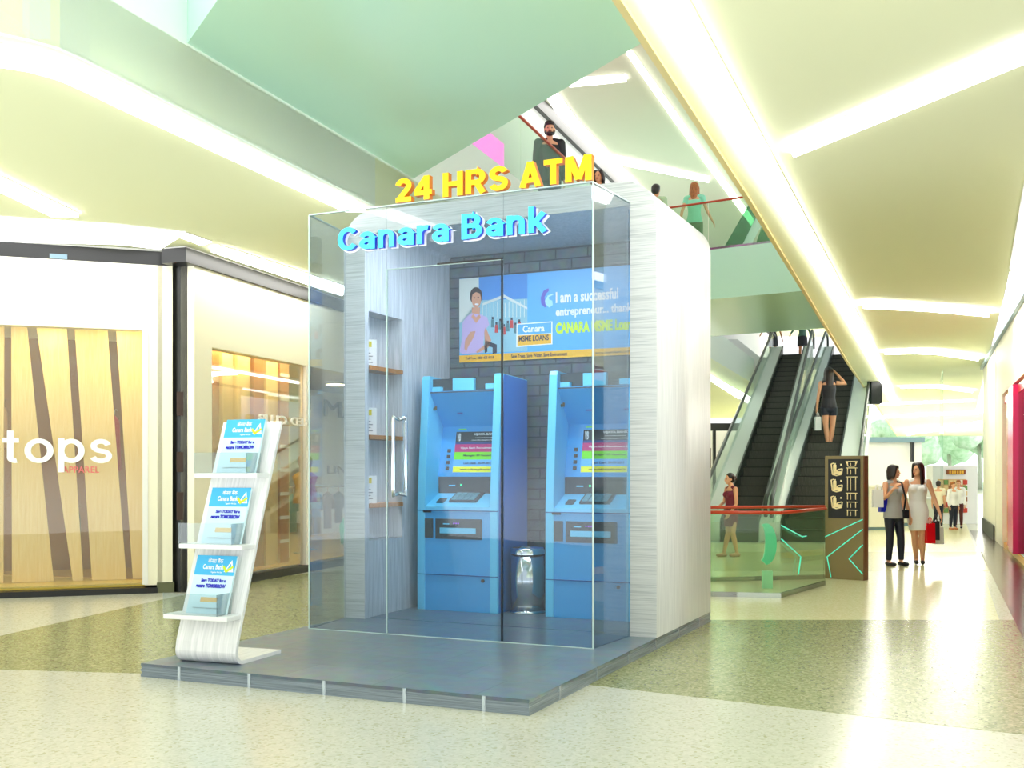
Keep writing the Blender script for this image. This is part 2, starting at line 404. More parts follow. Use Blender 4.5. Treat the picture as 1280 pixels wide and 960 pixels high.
# ------------------------------------------------------------------ RIGHT GALLERY CEILING (camera stands under it)
def at_z(u, v, z): return G(u, v, z)
ra, rb, rc = at_z(780, 0, Z1), at_z(940, 250, Z1), at_z(1062, 455, Z1)
rd = at_z(1122, 545, Z1)
b = BM()
pts = [extend(rb, ra, 9), ra, rb, rc, rd, at_z(1235, 545, Z1), at_z(1240, 480, Z1) + Vector((1.5, 0, 0)), at_z(1280, 340, Z1) + Vector((3, 0, 0)), Vector((9, 2, Z1)), Vector((6, -3, Z1))]
prism(b, pts, (0, 0, Z1b - Z1)); struct('ceiling', b, M['ceil'], 'yellow green painted ceiling on the right')
# slab of the upper right gallery
b = BM(); prism(b, [Vector((p.x + 0.06, p.y, Z1b + 0.002)) for p in pts], (0, 0, Z2 - Z1b)); struct('ceiling.001', b, M['fascia'], 'slab over the right gallery')
# cream edge bead on the ceiling edge
b = BM()
for p, q in ((extend(rb, ra, 9), ra), (ra, rb), (rb, rc), (rc, rd)):
    n = Vector((-(q - p).y, (q - p).x, 0)).normalized() * 0.05
    prism(b, [p + Vector((0, 0, -0.03)), q + Vector((0, 0, -0.03)), q + n + Vector((0, 0, -0.03)), p + n + Vector((0, 0, -0.03))], (0, 0, 0.2))
struct('trim_5', b, mat('edge_bead', (232, 214, 150), 0.5), 'cream bead along the right ceiling edge')
LIGHTS = 0
def strip(label, top, bot, z, parent_group, drop=0.05, m='strip', name='led_strip_light'):
    # top / bot : image polylines of the two long edges, lamp hangs under plane z
    A = [at_z(u, v, z) for u, v in top]; B_ = [at_z(u, v, z) for u, v in bot]
    base = (A[0] + B_[0]) / 2; base.z = z
    t = thing(name, label, 'ceiling light', base, 0, parent_group)
    n = len(A)
    b = BM()
    lo = [bm_pair for bm_pair in zip(A, B_)]
    va = [(b.verts.new(p - base), b.verts.new(q - base), b.verts.new(p - base - Vector((0, 0, drop))), b.verts.new(q - base - Vector((0, 0, drop)))) for p, q in lo]
    for i in range(n - 1):
        a0, b0, c0, d0 = va[i]; a1, b1, c1, d1 = va[i + 1]
        b.faces.new((a0, a1, b1, b0)); b.faces.new((c0, d0, d1, c1)); b.faces.new((a0, c0, c1, a1)); b.faces.new((b0, b1, d1, d0))
    b.faces.new((va[0][0], va[0][1], va[0][3], va[0][2])); b.faces.new((va[-1][0], va[-1][2], va[-1][3], va[-1][1]))
    obj('diffuser', b, M[m], t)
    # thin frame above it
    b = BM()
    g = 0.02
    for i in range(n - 1):
        for (p, q, s) in ((A[i], A[i + 1], 1), (B_[i], B_[i + 1], -1)):
            w = (B_[i] - A[i]).normalized() * (-g * s)
            prism(b, [p - base, q - base, q + w - base, p + w - base], (0, 0, -0.012))
    obj('frame', b, M['white'], t)
    return t
R = 'line lights in the right ceiling'
strip('long white line light running along the right ceiling edge', [(790, -30), (1025, 341), (1098, 470), (1112, 500)], [(842, -30), (1086, 420), (1115, 490), (1122, 502)], Z1, R)
strip('nearest diagonal line light at the upper right corner', [(985.6, 176), (1300, 39)], [(992, 190), (1300, 63)], Z1, R)
strip('short line light crossing the right ceiling below the yellow patch', [(1079, 374), (1160, 379), (1237, 385)], [(1079, 381), (1160, 385), (1236, 392)], Z1, R, 0.06, 'stripmid')
strip('second curved cross light on the right ceiling', [(1106, 436.5), (1140, 435), (1170, 435.5), (1224, 443.5)], [(1106, 440), (1140, 439), (1170, 440), (1223, 448)], Z1, R, 0.06, 'stripmid')
strip('third curved cross light on the right ceiling', [(1126, 481.5), (1170, 480.5), (1217, 486)], [(1126, 483.5), (1170, 483), (1216, 489)], Z1, R, 0.05, 'stripmid')
strip('fourth far cross light on the right ceiling', [(1100, 503.5), (1216, 499)], [(1100, 505.5), (1216, 501)], Z1, R, 0.03, 'stripfar')
strip('fifth far cross light on the right ceiling', [(1090, 521), (1150, 516.5), (1224, 514)], [(1090, 523), (1150, 519), (1224, 516.5)], Z1, R, 0.03, 'stripfar')
strip('slanting cross light nearest the far glazing', [(1134, 541), (1226, 526)], [(1134, 543.5), (1226, 529)], Z1, R, 0.03, 'stripfar')
strip('wide white light cove along the right shop wall', [(1262, 340), (1255, 373), (1241, 428), (1220, 512)], [(1291, 330), (1276.5, 373), (1258, 428), (1228, 517)], Z1, R, 0.03, 'cove', 'light_cove')
strip('wide white light cove at the right edge above the shop', [(1300, 150), (1280, 240), (1263, 335)], [(1360, 150), (1320, 240), (1292, 327)], Z1, R, 0.03, 'cove', 'light_cove')
# ------------------------------------------------------------------ RIGHT WALL AND RED SHOP
WP = G(1280, 709); WQ = G(1253, 684); Wd = (WQ - WP).normalized()
Wn = Vector((Wd.y, -Wd.x, 0))       # away from the corridor
def rw(u, v): return onwall(u, v, WP, Wd)[0]
def rs(u): return onwall(u, 600, WP, Wd)[1]
def wall_piece(b, s0, s1, z0, z1, th=0.25, mi=0, off=0.0):
    a = WP + Wd * s0 + Wn * off; c = WP + Wd * s1 + Wn * off
    prism(b, [Vector((a.x, a.y, z0)), Vector((c.x, c.y, z0)), Vector((c.x, c.y, z1)), Vector((a.x, a.y, z1))], Wn * th, mi)
s1253 = rs(1253); s1244 = rs(1245); s1228 = rs(1229)
b = BM()
wall_piece(b, s1253, s1244, 0, Z1); wall_piece(b, -9, s1253, 3.05, Z1); wall_piece(b, s1244 + 0.12, s1228, 0, Z1)
struct('wall_right', b, M['cream'], 'cream shop front wall on the right')
b = BM(); wall_piece(b, s1244, s1244 + 0.12, 0, Z1, 0.1, 0, 0.08); struct('trim_6', b, M['black'], 'dark joint in the right wall')
b = BM(); wall_piece(b, -9, s1228, Z1 - 0.09, Z1 - 0.004, 0.06, 0, -0.07); struct('trim_7', b, M['bluegrey'], 'blue grey metal line under the right ceiling')
b = BM(); wall_piece(b, s1244 + .3, s1228 - .2, 0.0, 0.32, 0.03, 0, -0.04); struct('baseboard_right', b, flat('dark_base', (70, 74, 66)))
# glass screen standing beside the wall
gs = BM(); wall_piece(gs, s1228, s1228 + 3.2, 0, Z1 - 0.1, 0.03, 0, -1.0)
struct('window_4', gs, M['clear'], 'tall clear glass screen by the right wall')
# red shop
rp = thing('red_shop_front', 'bright red lacquered shop window set in the cream right wall', 'shop front', WP + Wn * 0.4)
def rloc(s, o, z): return WP + Wd * s + Wn * o - (WP + Wn * 0.4) + Vector((0, 0, z))
def rbox(name, s0, s1, o0, o1, z0, z1, m):
    b = BM(); prism(b, [rloc(s0, o0, z0), rloc(s1, o0, z0), rloc(s1, o0, z1), rloc(s0, o0, z1)], Wn * (o1 - o0)); return obj(name, b, m, rp)
rbox('back_panel', -8, s1253 - 0.05, 0.6, 0.7, 0.0, 3.05, M['red'])
rbox('plinth', -8, s1253 - 0.05, 0.02, 0.6, 0.0, 0.1, M['pamber'])
rbox('post', rs(1263.5), rs(1257), 0.02, 0.3, 0.1, 3.0, M['orange'])
rbox('post', rs(1270), rs(1264), -0.05, 0.3, 0.1, 3.0, M['pink'])
rbox('header', -8, s1253 - 0.1, 0.03, 0.5, 2.85, 3.0, M['red'])
rbox('display_panel', -8, rs(1271), 0.3, 0.34, 1.75, 2.2, flat('lavender', (226, 190, 216)))
rbox('glass_pane', -8, rs(1270), 0.04, 0.06, 0.1, 2.85, glass_mat('red_tint_glass', (250, 120, 110), 1.0))
# ------------------------------------------------------------------ LEFT GALLERY
LE = [(-260, 20), (-100, 28), (0, 41), (37, 49), (75, 60), (112, 77), (469, 257)]
le = [at_z(u, v, Z1) for u, v in LE]
ldir = (le[-1] - at_z(240, 141, Z1)).normalized()
le.append(le[-1] + ldir * 46)
b = BM()
back = [le[-1] + Vector((-20, 4, 0)), Vector((-20, 40, Z1)), Vector((-20, 8, Z1)), Vector((-16, 4, Z1))]
prism(b, le + back, (0, 0, Z1b - Z1 - .02)); struct('ceiling.002', b, M['ceil'], 'yellow green painted ceiling on the left')
def fascia(name, pts, z0, z1, m, label, th=0.12):
    b = BM(); rows = []
    for i, p in enumerate(pts):
        d = (pts[min(i + 1, len(pts) - 1)] - pts[max(i - 1, 0)]); n = Vector((-d.y, d.x, 0)).normalized() * th
        rows.append([b.verts.new((q.x, q.y, z)) for q, z in ((p, z0), (p, z1), (p + n, z1), (p + n, z0))])
    for r0, r1 in zip(rows[:-1], rows[1:]):
        for k in range(4): b.faces.new((r0[k], r1[k], r1[(k + 1) % 4], r0[(k + 1) % 4]))
    b.faces.new(rows[0]); b.faces.new(rows[-1][::-1])
    return struct(name, b, m, label)
fascia('trim_8', [p.copy() for p in le], Z1 - 0.015, Z2 - .32, M['fascia'], 'pale curved fascia of the left upper gallery')
b = BM(); prism(b, [Vector((p.x, p.y, Z2 - 0.57)) - Vector((0.16, 0, 0)) for p in le + back], (0, 0, 0.24)); struct('floor.001', b, M['white'], 'upper gallery floor on the left')
L = 'line lights in the left ceiling'
strip('long curved white line light along the left ceiling edge', [(-40, 51), (0, 55), (37, 60), (75, 71), (112, 87), (150, 106), (457, 259)], [(-40, 70), (0, 75), (37, 81), (75, 92), (112, 109), (150, 128), (431, 259)], Z1, L)
strip('short diagonal line light at the left edge', [(-60, 190), (0, 219), (98, 266)], [(-60, 205), (0, 234), (66, 266)], Z1, L)
strip('wide white light cove above the lettered shop', [(-150, 262), (0, 270), (150, 280), (232, 289)], [(-150, 292), (0, 299), (150, 303), (200, 309)], Z1, L, 0.03, 'cove', 'light_cove')
strip('small line light beside the cove corner', [(205, 290), (232, 290), (264, 301)], [(205, 293), (225, 295), (252, 305)], Z1, L, 0.02)
strip('line light running above the clothes shop', [(273, 306), (300, 314), (392, 344), (432, 357)], [(264, 310), (292, 320), (386, 352), (428, 366)], Z1, L)
strip('far line light seen between booth and escalators', [(884, 466), (938, 496)], [(884, 472), (930, 502)], Z1, L, 0.03)
# far left gallery wall/soffit beyond the booth
b = BM()
p0, p1 = DP(850, 600, 58), DP(1085, 600, 60)
# ------------------------------------------------------------------ LEFT SHOP FRONTS
A0, A1 = G(-260, 757), G(203, 741)
Ad = (A1 - A0).normalized(); An = Vector((-Ad.y, Ad.x, 0))     # An: into the shop
B0, B1 = G(243, 741), G(470, 699.5)
Bd = (B1 - B0).normalized(); Bn = Vector((-Bd.y, Bd.x, 0))
B2 = B0 + Bd * 16
def as_(u): return onwall(u, 600, A0, Ad)[1]
def bs_(u): return onwall(u, 600, B0, Bd)[1]
def az(u, v): return onwall(u, v, A0, Ad)[0].z
def bz(u, v): return onwall(u, v, B0, Bd)[0].z
def wp(b, P, d, n, s0, s1, z0, z1, o0=0.0, o1=0.2, mi=0):
    a = P + d * s0 + n * o0; c = P + d * s1 + n * o0
    prism(b, [Vector((a.x, a.y, z0)), Vector((c.x, c.y, z0)), Vector((c.x, c.y, z1)), Vector((a.x, a.y, z1))], n * (o1 - o0), mi)
zt = az(100, 326); zo = az(100, 409.5)
b = BM(); wp(b, A0, Ad, An, 0, as_(203), zo, zt); wp(b, A0, Ad, An, as_(181), as_(203), 0.1, zo); wp(b, A0, Ad, An, as_(197) , as_(203) + 0.12, 0.0, zt, 0.0, 0.5)
struct('wall_left', b, M['cream'], 'cream front wall of the lettered shop')
b = BM(); wp(b, A0, Ad, An, -2, as_(197), 0, 0.07, -0.02, 0.25); struct('baseboard_left', b, M['black'], 'black plinth under the lettered shop')
b = BM(); wp(b, A0, Ad, An, as_(196), as_(203) + 0.14, 0.0, 0.13, -0.01, 0.2); struct('trim_9', b, flat('grey_green_base', (96, 100, 70)))
b = BM(); wp(b, A0, Ad, An, -2, as_(203) + 0.1, zt, Z1 - 0.03, 0.02, 0.3); struct('trim_10', b, M['black'], 'black band above the lettered shop')
b = BM(); wp(b, A0, Ad, An, -2, as_(203) + 0.1, Z1 - 0.03, Z1 - .003, 0.04, 0.3); struct('trim_11', b, M['white'])
b = BM(); wp(b, A0, Ad, An, as_(62), as_(84), zt + 0.01, Z1 - 0.14, 0.0, 0.02); struct('trim_12', b, M['bluegrey'], 'blue grey segment in the black band')
# dark recess between shops
b = BM(); prism(b, [A1 + An * 0.1 + Ad * 0.1, B0 + Bn * 0.1, B0 + Bn * 0.6, A1 + An * 0.6], (0, 0, zt + 0.05)); struct('trim_13', b, M['black'], 'dark recess between the two shops')
b = BM()
for i, (z0, z1) in enumerate(((0.9, 1.25), (1.5, 1.75), (2.2, 2.5))):
    q = A1.lerp(B0, 0.5) + An * 0.03; wp(b, q, Ad, An, -0.02, 0.08, z0, z1, 0, 0.03)
struct('trim_14', b, flat('dark_brown_inset', (60, 40, 30)))
# clothes shop front
zt2 = zt; zo2 = bz(300, 441)
b = BM(); e265 = bs_(265); eend = 16
wp(b, B0, Bd, Bn, 0, e265, 0, zt2); wp(b, B0, Bd, Bn, e265, eend, zo2, zt2)
struct('wall_left.001', b, M['cream'], 'cream front wall of the clothes shop')
b = BM(); wp(b, B0, Bd, Bn, -0.25, eend, zt2, Z1 - 0.03, -0.05, 0.3); struct('trim_15', b, M['black'], 'black band above the clothes shop')
b = BM(); wp(b, B0, Bd, Bn, -0.2, eend, Z1 - 0.03, Z1 - .003, 0.0, 0.3); struct('trim_16', b, M['white'])
b = BM(); wp(b, B0, Bd, Bn, e265, eend, 0, 0.11, 0.0, 0.2); struct('baseboard_left.001', b, M['black'], 'black plinth under the clothes shop')
# shop 1 interior
b = BM(); wp(b, A0, Ad, An, -1, as_(203), 0, Z1 - .05, 2.4, 2.5); struct('wall_back', b, M['shopback'], 'warm back wall inside the lettered shop')
b = BM(); wp(b, A0, Ad, An, -1, as_(203), zo + 0.12, zo + .2, 0.25, 2.4); struct('ceiling.003', b, M['cream'], 'ceiling inside the lettered shop')
b = BM(); wp(b, A0, Ad, An, as_(181), as_(203), 0.1, zo + .1, 0.2, 2.4); struct('wall_side', b, M['cream'], 'side wall inside the lettered shop')
b = BM(); wp(b, A0, Ad, An, -1, as_(181), 0.07, 0.11, 0.21, 2.4); struct('floor.002', b, mat('amber_shop_floor', (244, 214, 90), 0.3), 'amber floor of the lettered shop')
# slanted wooden display panels (each one a thing)
pan = [(-95, -70, -88, -62), (-52, -8, -50, -10), (7, 14, 6, 14), (14, 33, 14, 79), (44, 83, 91, 104), (93, 134, 112, 152), (145, 181, 163, 181)]
PL = ['leftmost wood board outside the first gap', 'second board from the left', 'slim wood board at the window left edge', 'wood board left of the first slanting gap', 'wood board behind the letters o and p', 'wood board behind the letter s', 'wood board at the right end of the window']
for i, (t0, t1, b0, b1) in enumerate([(-120, -58, -120, -62), (-50, 5, -50, 4), (14, 33, 15, 67), (45, 83, 91, 104), (93, 134, 115, 158), (145, 179, 166, 179)]):
    def wq(u, v):
        q, s = onwall(u, v, A0 + An * 0.7, Ad); return q
    pts = [wq(b0, 737), wq(b1, 737), wq(t1, 404), wq(t0, 404)]
    for p in pts[:2]: p.z = 0.115
    for p in pts[2:]: p.z = zo + .115
    base = (pts[0] + pts[1]) / 2; b = BM(); prism(b, [p - base for p in pts], An * 0.06)
    o = obj('wooden_display_board', b, M['wood']); o.location = base
    tag(o, ['wide pale wood board outside the left picture edge', 'pale wood board cut by the left picture edge', 'pale wood board behind the letter t', 'narrow pale wood board between letters o and p', 'broad pale wood board behind letters p and s', 'rightmost pale wood board in the lettered shop window'][i], 'display board', 'slanted wood boards in the lettered shop window')
# merchandise between the boards
for i, (u0, u1, v0, v1, c, nm, lb) in enumerate([(4, 15, 508, 560, (236, 200, 160), 'picture_panel', 'tan fashion picture in the leftmost gap between boards'), (143, 158, 520, 588, (196, 40, 40), 'hanging_garment', 'red garment glimpsed through the rightmost gap of the boards'), (98, 104, 640, 720, (50, 80, 70), 'hanging_garment', 'dark green garment in the gap behind the letter p')]):
    pl = A0 + An * 1.2
    q0 = onwall(u0, v1, pl, Ad)[0]; q1 = onwall(u1, v1, pl, Ad)[0]; zt_ = onwall(u0, v0, pl, Ad)[0].z; zb = max(q0.z, 0.15)
    t = thing(nm, lb, 'picture' if i == 0 else 'garment', Vector((q0.x, q0.y, zb)))
    w = (q1 - q0).length; hh = zt_ - zb
    b = BM(); tube(b, [(0, 0, 0), (0, 0, hh * .6), (0, 0, hh * .9), (0, 0, hh)], [(w * .6, .05), (w * .5, .06), (w * .45, .05), (w * .12, .03)], 10, side=tuple(Ad)); obj('body', b, flat('cloth', c), t)
    b = BM(); tube(b, [(0, 0, hh), (0, 0, hh + 0.06), (0.02, 0, hh + .09), (0.04, 0, hh + .07)], [.006] * 4, 6); obj('hook', b, M['steel'], t)
# glass and letters
b = BM(); wp(b, A0, Ad, An, -1, as_(181), 0.11, zo, 0.06, 0.075); struct('window_1', b, M['shopglass'], 'large glass window of the lettered shop')
b = BM(); wp(b, A0, Ad, An, as_(178), as_(185), 0.11, zo, -0.01, 0.06); struct('trim_17', b, M['white'])
def on_front(name, s, P, d, n, u0, u1, v0, v1, m, label, cat, depth, off=-0.03, bold=0.0, mirror=False, sm=None):
    q0 = onwall(u0, v1, P + n * off, d)[0]; q1 = onwall(u1, v1, P + n * off, d)[0]; zt_ = onwall(u0, v0, P + n * off, d)[0].z
    rz = math.atan2(d.y, d.x)
    t = thing(name, label, cat, q0, rz)
    w = (q1 - q0).length
    if s == 'tops': stroke_letters(t, s, w, (zt_ - q0.z) * .26 / 1.21, (zt_ - q0.z), depth, .068, [m, sm or m])
    else: letters(t, s, w, zt_ - q0.z, depth, bold, [m, sm or m], mirror=mirror)
    return t
on_front('shop_sign', 'tops', A0, Ad, An, 2, 141, 536, 591, M['inkwhite'], 'large white lettering tops on the shop glass', 'sign', 0.05, -0.06)
on_front('shop_sign', 'APPAREL', A0, Ad, An, 78, 124, 583, 591, flat('pink_letter', (232, 120, 120)), 'small pink lettering apparel under the large white letters', 'sign', 0.02, -0.03, 0.02)
# shop 1 lamps
for i, (uu, lb) in enumerate([(-60, 'warm ceiling lamp inside the lettered shop beyond the picture edge'), (60, 'warm ceiling lamp inside the lettered shop above letter o'), (150, 'warm ceiling lamp inside the lettered shop at its right end')]):
    q = A0 + Ad * as_(uu) + An * 0.42; t = thing('shop_lamp', lb, 'lamp', (q.x, q.y, zo + 0.12), 0, 'warm lamps in the lettered shop')
    b = BM(); tube(b, [(0, 0, 0), (0, 0, -0.05)], [0.12, 0.12], 20); obj('housing', b, M['white'], t)
    b = BM(); tube(b, [(0, 0, -0.05), (0, 0, -0.06)], [0.1, 0.1], 20); obj('lamp_lens', b, M['shopglow'], t)
# shop 2 interior
b = BM(); wp(b, B0, Bd, Bn, -0.5, 16, 0, Z1 - .05, 6.5, 6.6); struct('wall_back.001', b, M['shopwhite'], 'white back wall inside the clothes shop')
b = BM(); wp(b, B0, Bd, Bn, 0.1, 16, zo2 + 0.3, zo2 + .38, 0.25, 6.5); struct('ceiling.004', b, M['white'], 'ceiling inside the clothes shop')
b = BM(); wp(b, B0, Bd, Bn, 0.2, 16, 0.06, 0.12, 0.2, 6.5); struct('floor.003', b, mat('shop_floor_amber', (214, 176, 84), 0.25), 'warm floor of the clothes shop')
b = BM(); wp(b, B0, Bd, Bn, bs_(265), bs_(383), 0.11, zo2, 0.05, 0.065); struct('window_2', b, M['shopglass'], 'glass window of the clothes shop')
b = BM(); wp(b, B0, Bd, Bn, bs_(383), bs_(386), 0.11, zo2, 0.0, 0.1); struct('trim_18', b, M['white'])
# upright boards in the clothes shop window
for i, (t0, t1, b0, b1, c) in enumerate([(262, 274, 262, 274, 'wood2'), (278, 291, 280, 292, 'wood'), (297, 313, 296, 312, 'wood'), (318, 330, 316, 330, 'wood2'), (333, 347, 332, 347, 'wood'), (350, 361, 350, 361, 'wood2')]):
    pl = B0 + Bn * 0.45
    q0, q1 = onwall(b0, 700, pl, Bd)[0], onwall(b1, 700, pl, Bd)[0]; r0, r1 = onwall(t0, 430, pl, Bd)[0], onwall(t1, 430, pl, Bd)[0]
    for p in (q0, q1): p.z = 0.125
    for p in (r0, r1): p.z = zo2 + .29
    base = (q0 + q1) / 2; b = BM(); prism(b, [p - base for p in (q0, q1, r1, r0)], Bn * 0.07)
    if i == 5:
        for k in range(9):
            z = 0.3 + k * 0.36; a = q0 - base - Bn * 0.01; c2 = q1 - base - Bn * .01
            prism(b, [Vector((a.x, a.y, z)), Vector((c2.x, c2.y, z)), Vector((c2.x, c2.y, z + .05)), Vector((a.x, a.y, z + .05))], Bn * 0.01, 1)
    o = obj('wooden_display_board', b, [M[c], M['white']]); o.location = base
    tag(o, ['amber board at the left edge of the clothes shop window', 'first pale board in the clothes shop window', 'second pale board in the clothes shop window above the leaflet stand', 'amber board behind the leaflet stand top', 'pale board next to the striped post', 'striped amber post at the right end of the boards'][i], 'display board', 'upright boards in the clothes shop window')
def in_shop(u, v, dd):  # point in the clothes shop on a plane dd behind the front
    return onwall(u, v, B0 + Bn * dd, Bd)[0]
on_front('shop_sign', 'RED CLUB', B0, Bd, Bn, 322, 386, 517, 528, M['inkwhite'], 'white mirrored lettering red club on the clothes shop glass', 'sign', 0.02, -0.03, 0.02, True)
on_front('wall_sign', 'MA', B0, Bd, Bn, 405, 448, 499, 520, flat('grey_letter', (110, 116, 112)), 'large thin grey M lettering on the shop back wall behind the booth glass', 'sign', 0.03, 3.4)
on_front('wall_sign', 'LINEN', B0, Bd, Bn, 409, 452, 582, 592, flat('grey_letter', (150, 150, 130)), 'small letters LIN on the shop wall over the hanging clothes', 'sign', 0.02, 3.4)
b = BM(); wp(b, B0, Bd, Bn, onwall(388, 600, B0 + Bn * 3.45, Bd)[1], 14, 0.12, zo2 + .2, 3.45, 3.55); struct('wall_inner', b, M['shopwhite'], 'white inner wall with grey lettering')
# clothes rail and garments
r0, r1 = in_shop(342, 610, 1.6), in_shop(460, 604, 1.6)
rk = thing('clothes_rack', 'steel clothes rack inside the shop, seen left of the booth', 'clothes rack', (r0.x, r0.y, 0.12))
zr = r0.z - 0.12; v = Vector((r1.x - r0.x, r1.y - r0.y, 0))
b = BM(); cyl(b, (0, 0, zr), v + Vector((0, 0, zr)), 0.015); obj('rail', b, M['steel'], rk)
for f in (0.0, 1.0):
    b = BM(); cyl(b, v * f, v * f + Vector((0, 0, zr)), 0.018); obj('post', b, M['steel'], rk)
gc = [((120, 156, 110), 'sage green'), ((84, 150, 150), 'teal'), ((214, 206, 180), 'cream'), ((150, 160, 150), 'grey'), ((120, 104, 76), 'brown'), ((90, 96, 80), 'dark olive'), ((60, 150, 160), 'turquoise'), ((190, 186, 160), 'sand')]
for i, (c, nm) in enumerate(gc):
    f = 0.05 + i * 0.12; p = r0 + (r1 - r0) * f
    ln = 1.0 - 0.1 * (i % 3)
    t = thing('hanging_shirt', nm + ' shirt hanging on the clothes rack', 'garment', (p.x, p.y, r0.z - 0.06), math.atan2(Bd.y, Bd.x), 'shirts on the clothes rack')
    b = BM(); tube(b, [(0, 0, -ln * .8), (0, 0, -ln * .5), (0, 0, -0.2), (0, 0, -0.08), (0, 0, -0.04)], [(.13, .05), (.12, .06), (.14, .05), (.09, .04), (.03, .03)], 14, side=(1, 0, 0))
    for s in (-1, 1): tube(b, [(s * .1, 0, -.1), (s * .17, 0, -.2), (s * .19, 0, -.36)], [.045, .045, .04], 8)
    obj('body', b, flat('shirt', c), t)
    b = BM(); tube(b, [(-.12, 0, -.1), (0, 0, -.03), (.12, 0, -.1)], [.008] * 3, 6); tube(b, [(0, 0, -.03), (0, 0, .03), (.015, 0, .06), (.03, 0, .05)], [.005] * 4, 6); obj('hanger', b, M['wood2'], t)
# leaf panel, mannequins
q = in_shop(356, 690, 0.9); q.z = 0.12
t = thing('leaf_panel', 'tall cream panel with green leaf pattern in the clothes shop', 'panel', q, math.atan2(Bd.y, Bd.x))
zz = in_shop(356, 520, 0.9).z - .12
b = BM(); bx(b, -0.16, 0.16, 0, 0.04, 0, zz); obj('board', b, flat('cream_yellow', (236, 232, 180)), t)
b = BM(); tube(b, [(0, -.01, .3), (.02, -.01, zz * .6), (0.05, -.01, zz - .1)], [.008] * 3, 6)
for k in range(9):
    z = .45 + k * (zz - .7) / 9
    for s in (-1, 1):
        prism(b, [(0.02, -.012, z), (s * .07, -.012, z + .06), (s * .13, -.012, z + .14), (s * .05, -.012, z + .1)], (0, -0.004, 0))
obj('leaf_pattern', b, flat('leaf_green', (110, 200, 160)), t)
for i, (u, c, lb) in enumerate([(377, (230, 190, 60), 'mannequin in yellow top and green bag beyond the leaf panel'), (386, (150, 60, 170), 'mannequin in purple top beside the white window post')]):
    q = in_shop(u, 690, 1.1 + i * .25); q.z = .12
    t = thing('mannequin', lb, 'mannequin', q)
    b = BM(); cyl(b, (0, 0, 0), (0, 0, .02), .14); cyl(b, (0, 0, 0), (0, 0, 1.0), .012); obj('stand', b, M['steel'], t)
    b = BM(); tube(b, [(0, 0, .85), (0, 0, 1.0), (0, 0, 1.15), (0, 0, 1.3), (0, 0, 1.38)], [(.15, .1), (.14, .1), (.11, .08), (.16, .09), (.06, .05)], 14, side=(1, 0, 0)); obj('torso', b, flat('garment_col', c), t)
    b = BM(); ball(b, (0, 0, 1.56), (.07, .09, .11)); tube(b, [(0, 0, 1.36), (0, 0, 1.5)], [.04, .04], 10); obj('head', b, flat('mannequin_wood', (150, 110, 70)), t)
t = thing('window_fill_lamp', 'added long fill lamp along the top inside the clothes shop window', 'lamp', B0 + Bd * (e265 + .1) + Bn * .22 + Vector((0, 0, zo2 + .12)), math.atan2(Bd.y, Bd.x))  # extra lamp added to brighten the clothes shop window
b = BM(); bx(b, 0, 7, 0, .1, 0, .04); obj('housing', b, M['white'], t)
b = BM(); bx(b, .02, 6.98, .01, .09, -.01, 0); obj('diffuser', b, emit_mat('window_fill_lens', (255, 226, 170), 24.0), t)
# mint rounded chair at the booth's left
q = G(431, 706); q.z = 0
t = thing('rounded_chair', 'mint green rounded chair just left of the white booth', 'chair', q + Vector((0.25, 0.4, 0)), 0.3)
b = BM(); tube(b, [(0, 0, 0.0), (0, 0, .02), (0, 0, .3), (0, 0, .42), (0, 0, .45)], [.2, .25, .34, .32, .28], 24); obj('seat', b, M['mint'], t)
b = BM(); tube(b, [(0, .25, .3), (0, .3, .6), (0, .33, .8), (0, .33, .9)], [(.34, .06), (.36, .06), (.25, .05), (.1, .03)], 24, side=(1, 0, 0)); obj('backrest', b, mat('aqua_shell', (70, 214, 170), 0.3), t)
for i, (u, vv, o_) in enumerate([(290, 470, 0.28), (350, 470, 1.3), (420, 480, 2.6)]):  # fill lamps added because the clothes shop was too dark
    q = in_shop(u, 470, o_); t = thing('shop_lamp', ['added fill lamp inside the clothes shop over the boards', 'added fill lamp inside the clothes shop over the mannequins', 'added fill lamp inside the clothes shop over the rack'][i], 'lamp', (q.x, q.y, zo2 + .3), 0, 'added fill lamps in the clothes shop')
    b = BM(); tube(b, [(0, 0, 0), (0, 0, -0.05)], [0.2, 0.2], 20); obj('housing', b, M['white'], t)
    b = BM(); tube(b, [(0, 0, -0.05), (0, 0, -0.06)], [0.19, 0.19], 20); obj('lamp_lens', b, M['shopglow'], t)
# ------------------------------------------------------------------ BRIDGE OVERHEAD (mint underside)
mb = [at_z(230, 60, Z1b), at_z(512, 226, Z1b), at_z(812, 48, Z1b)]
b = BM()
p3 = at_z(272, 0, Z1b); p4 = p3 + (p3 - mb[0]).normalized() * 6
m_end = mb[2] + (mb[2] - mb[1]).normalized() * 2.2
prism(b, [mb[0], mb[1], m_end, Vector((m_end.x, p4.y - 0.5, Z1b)), p4], (0, 0, Z2 - Z1b - .05)); struct('ceiling.005', b, M['mint'], 'mint green glossy underside of the overhead bridge')
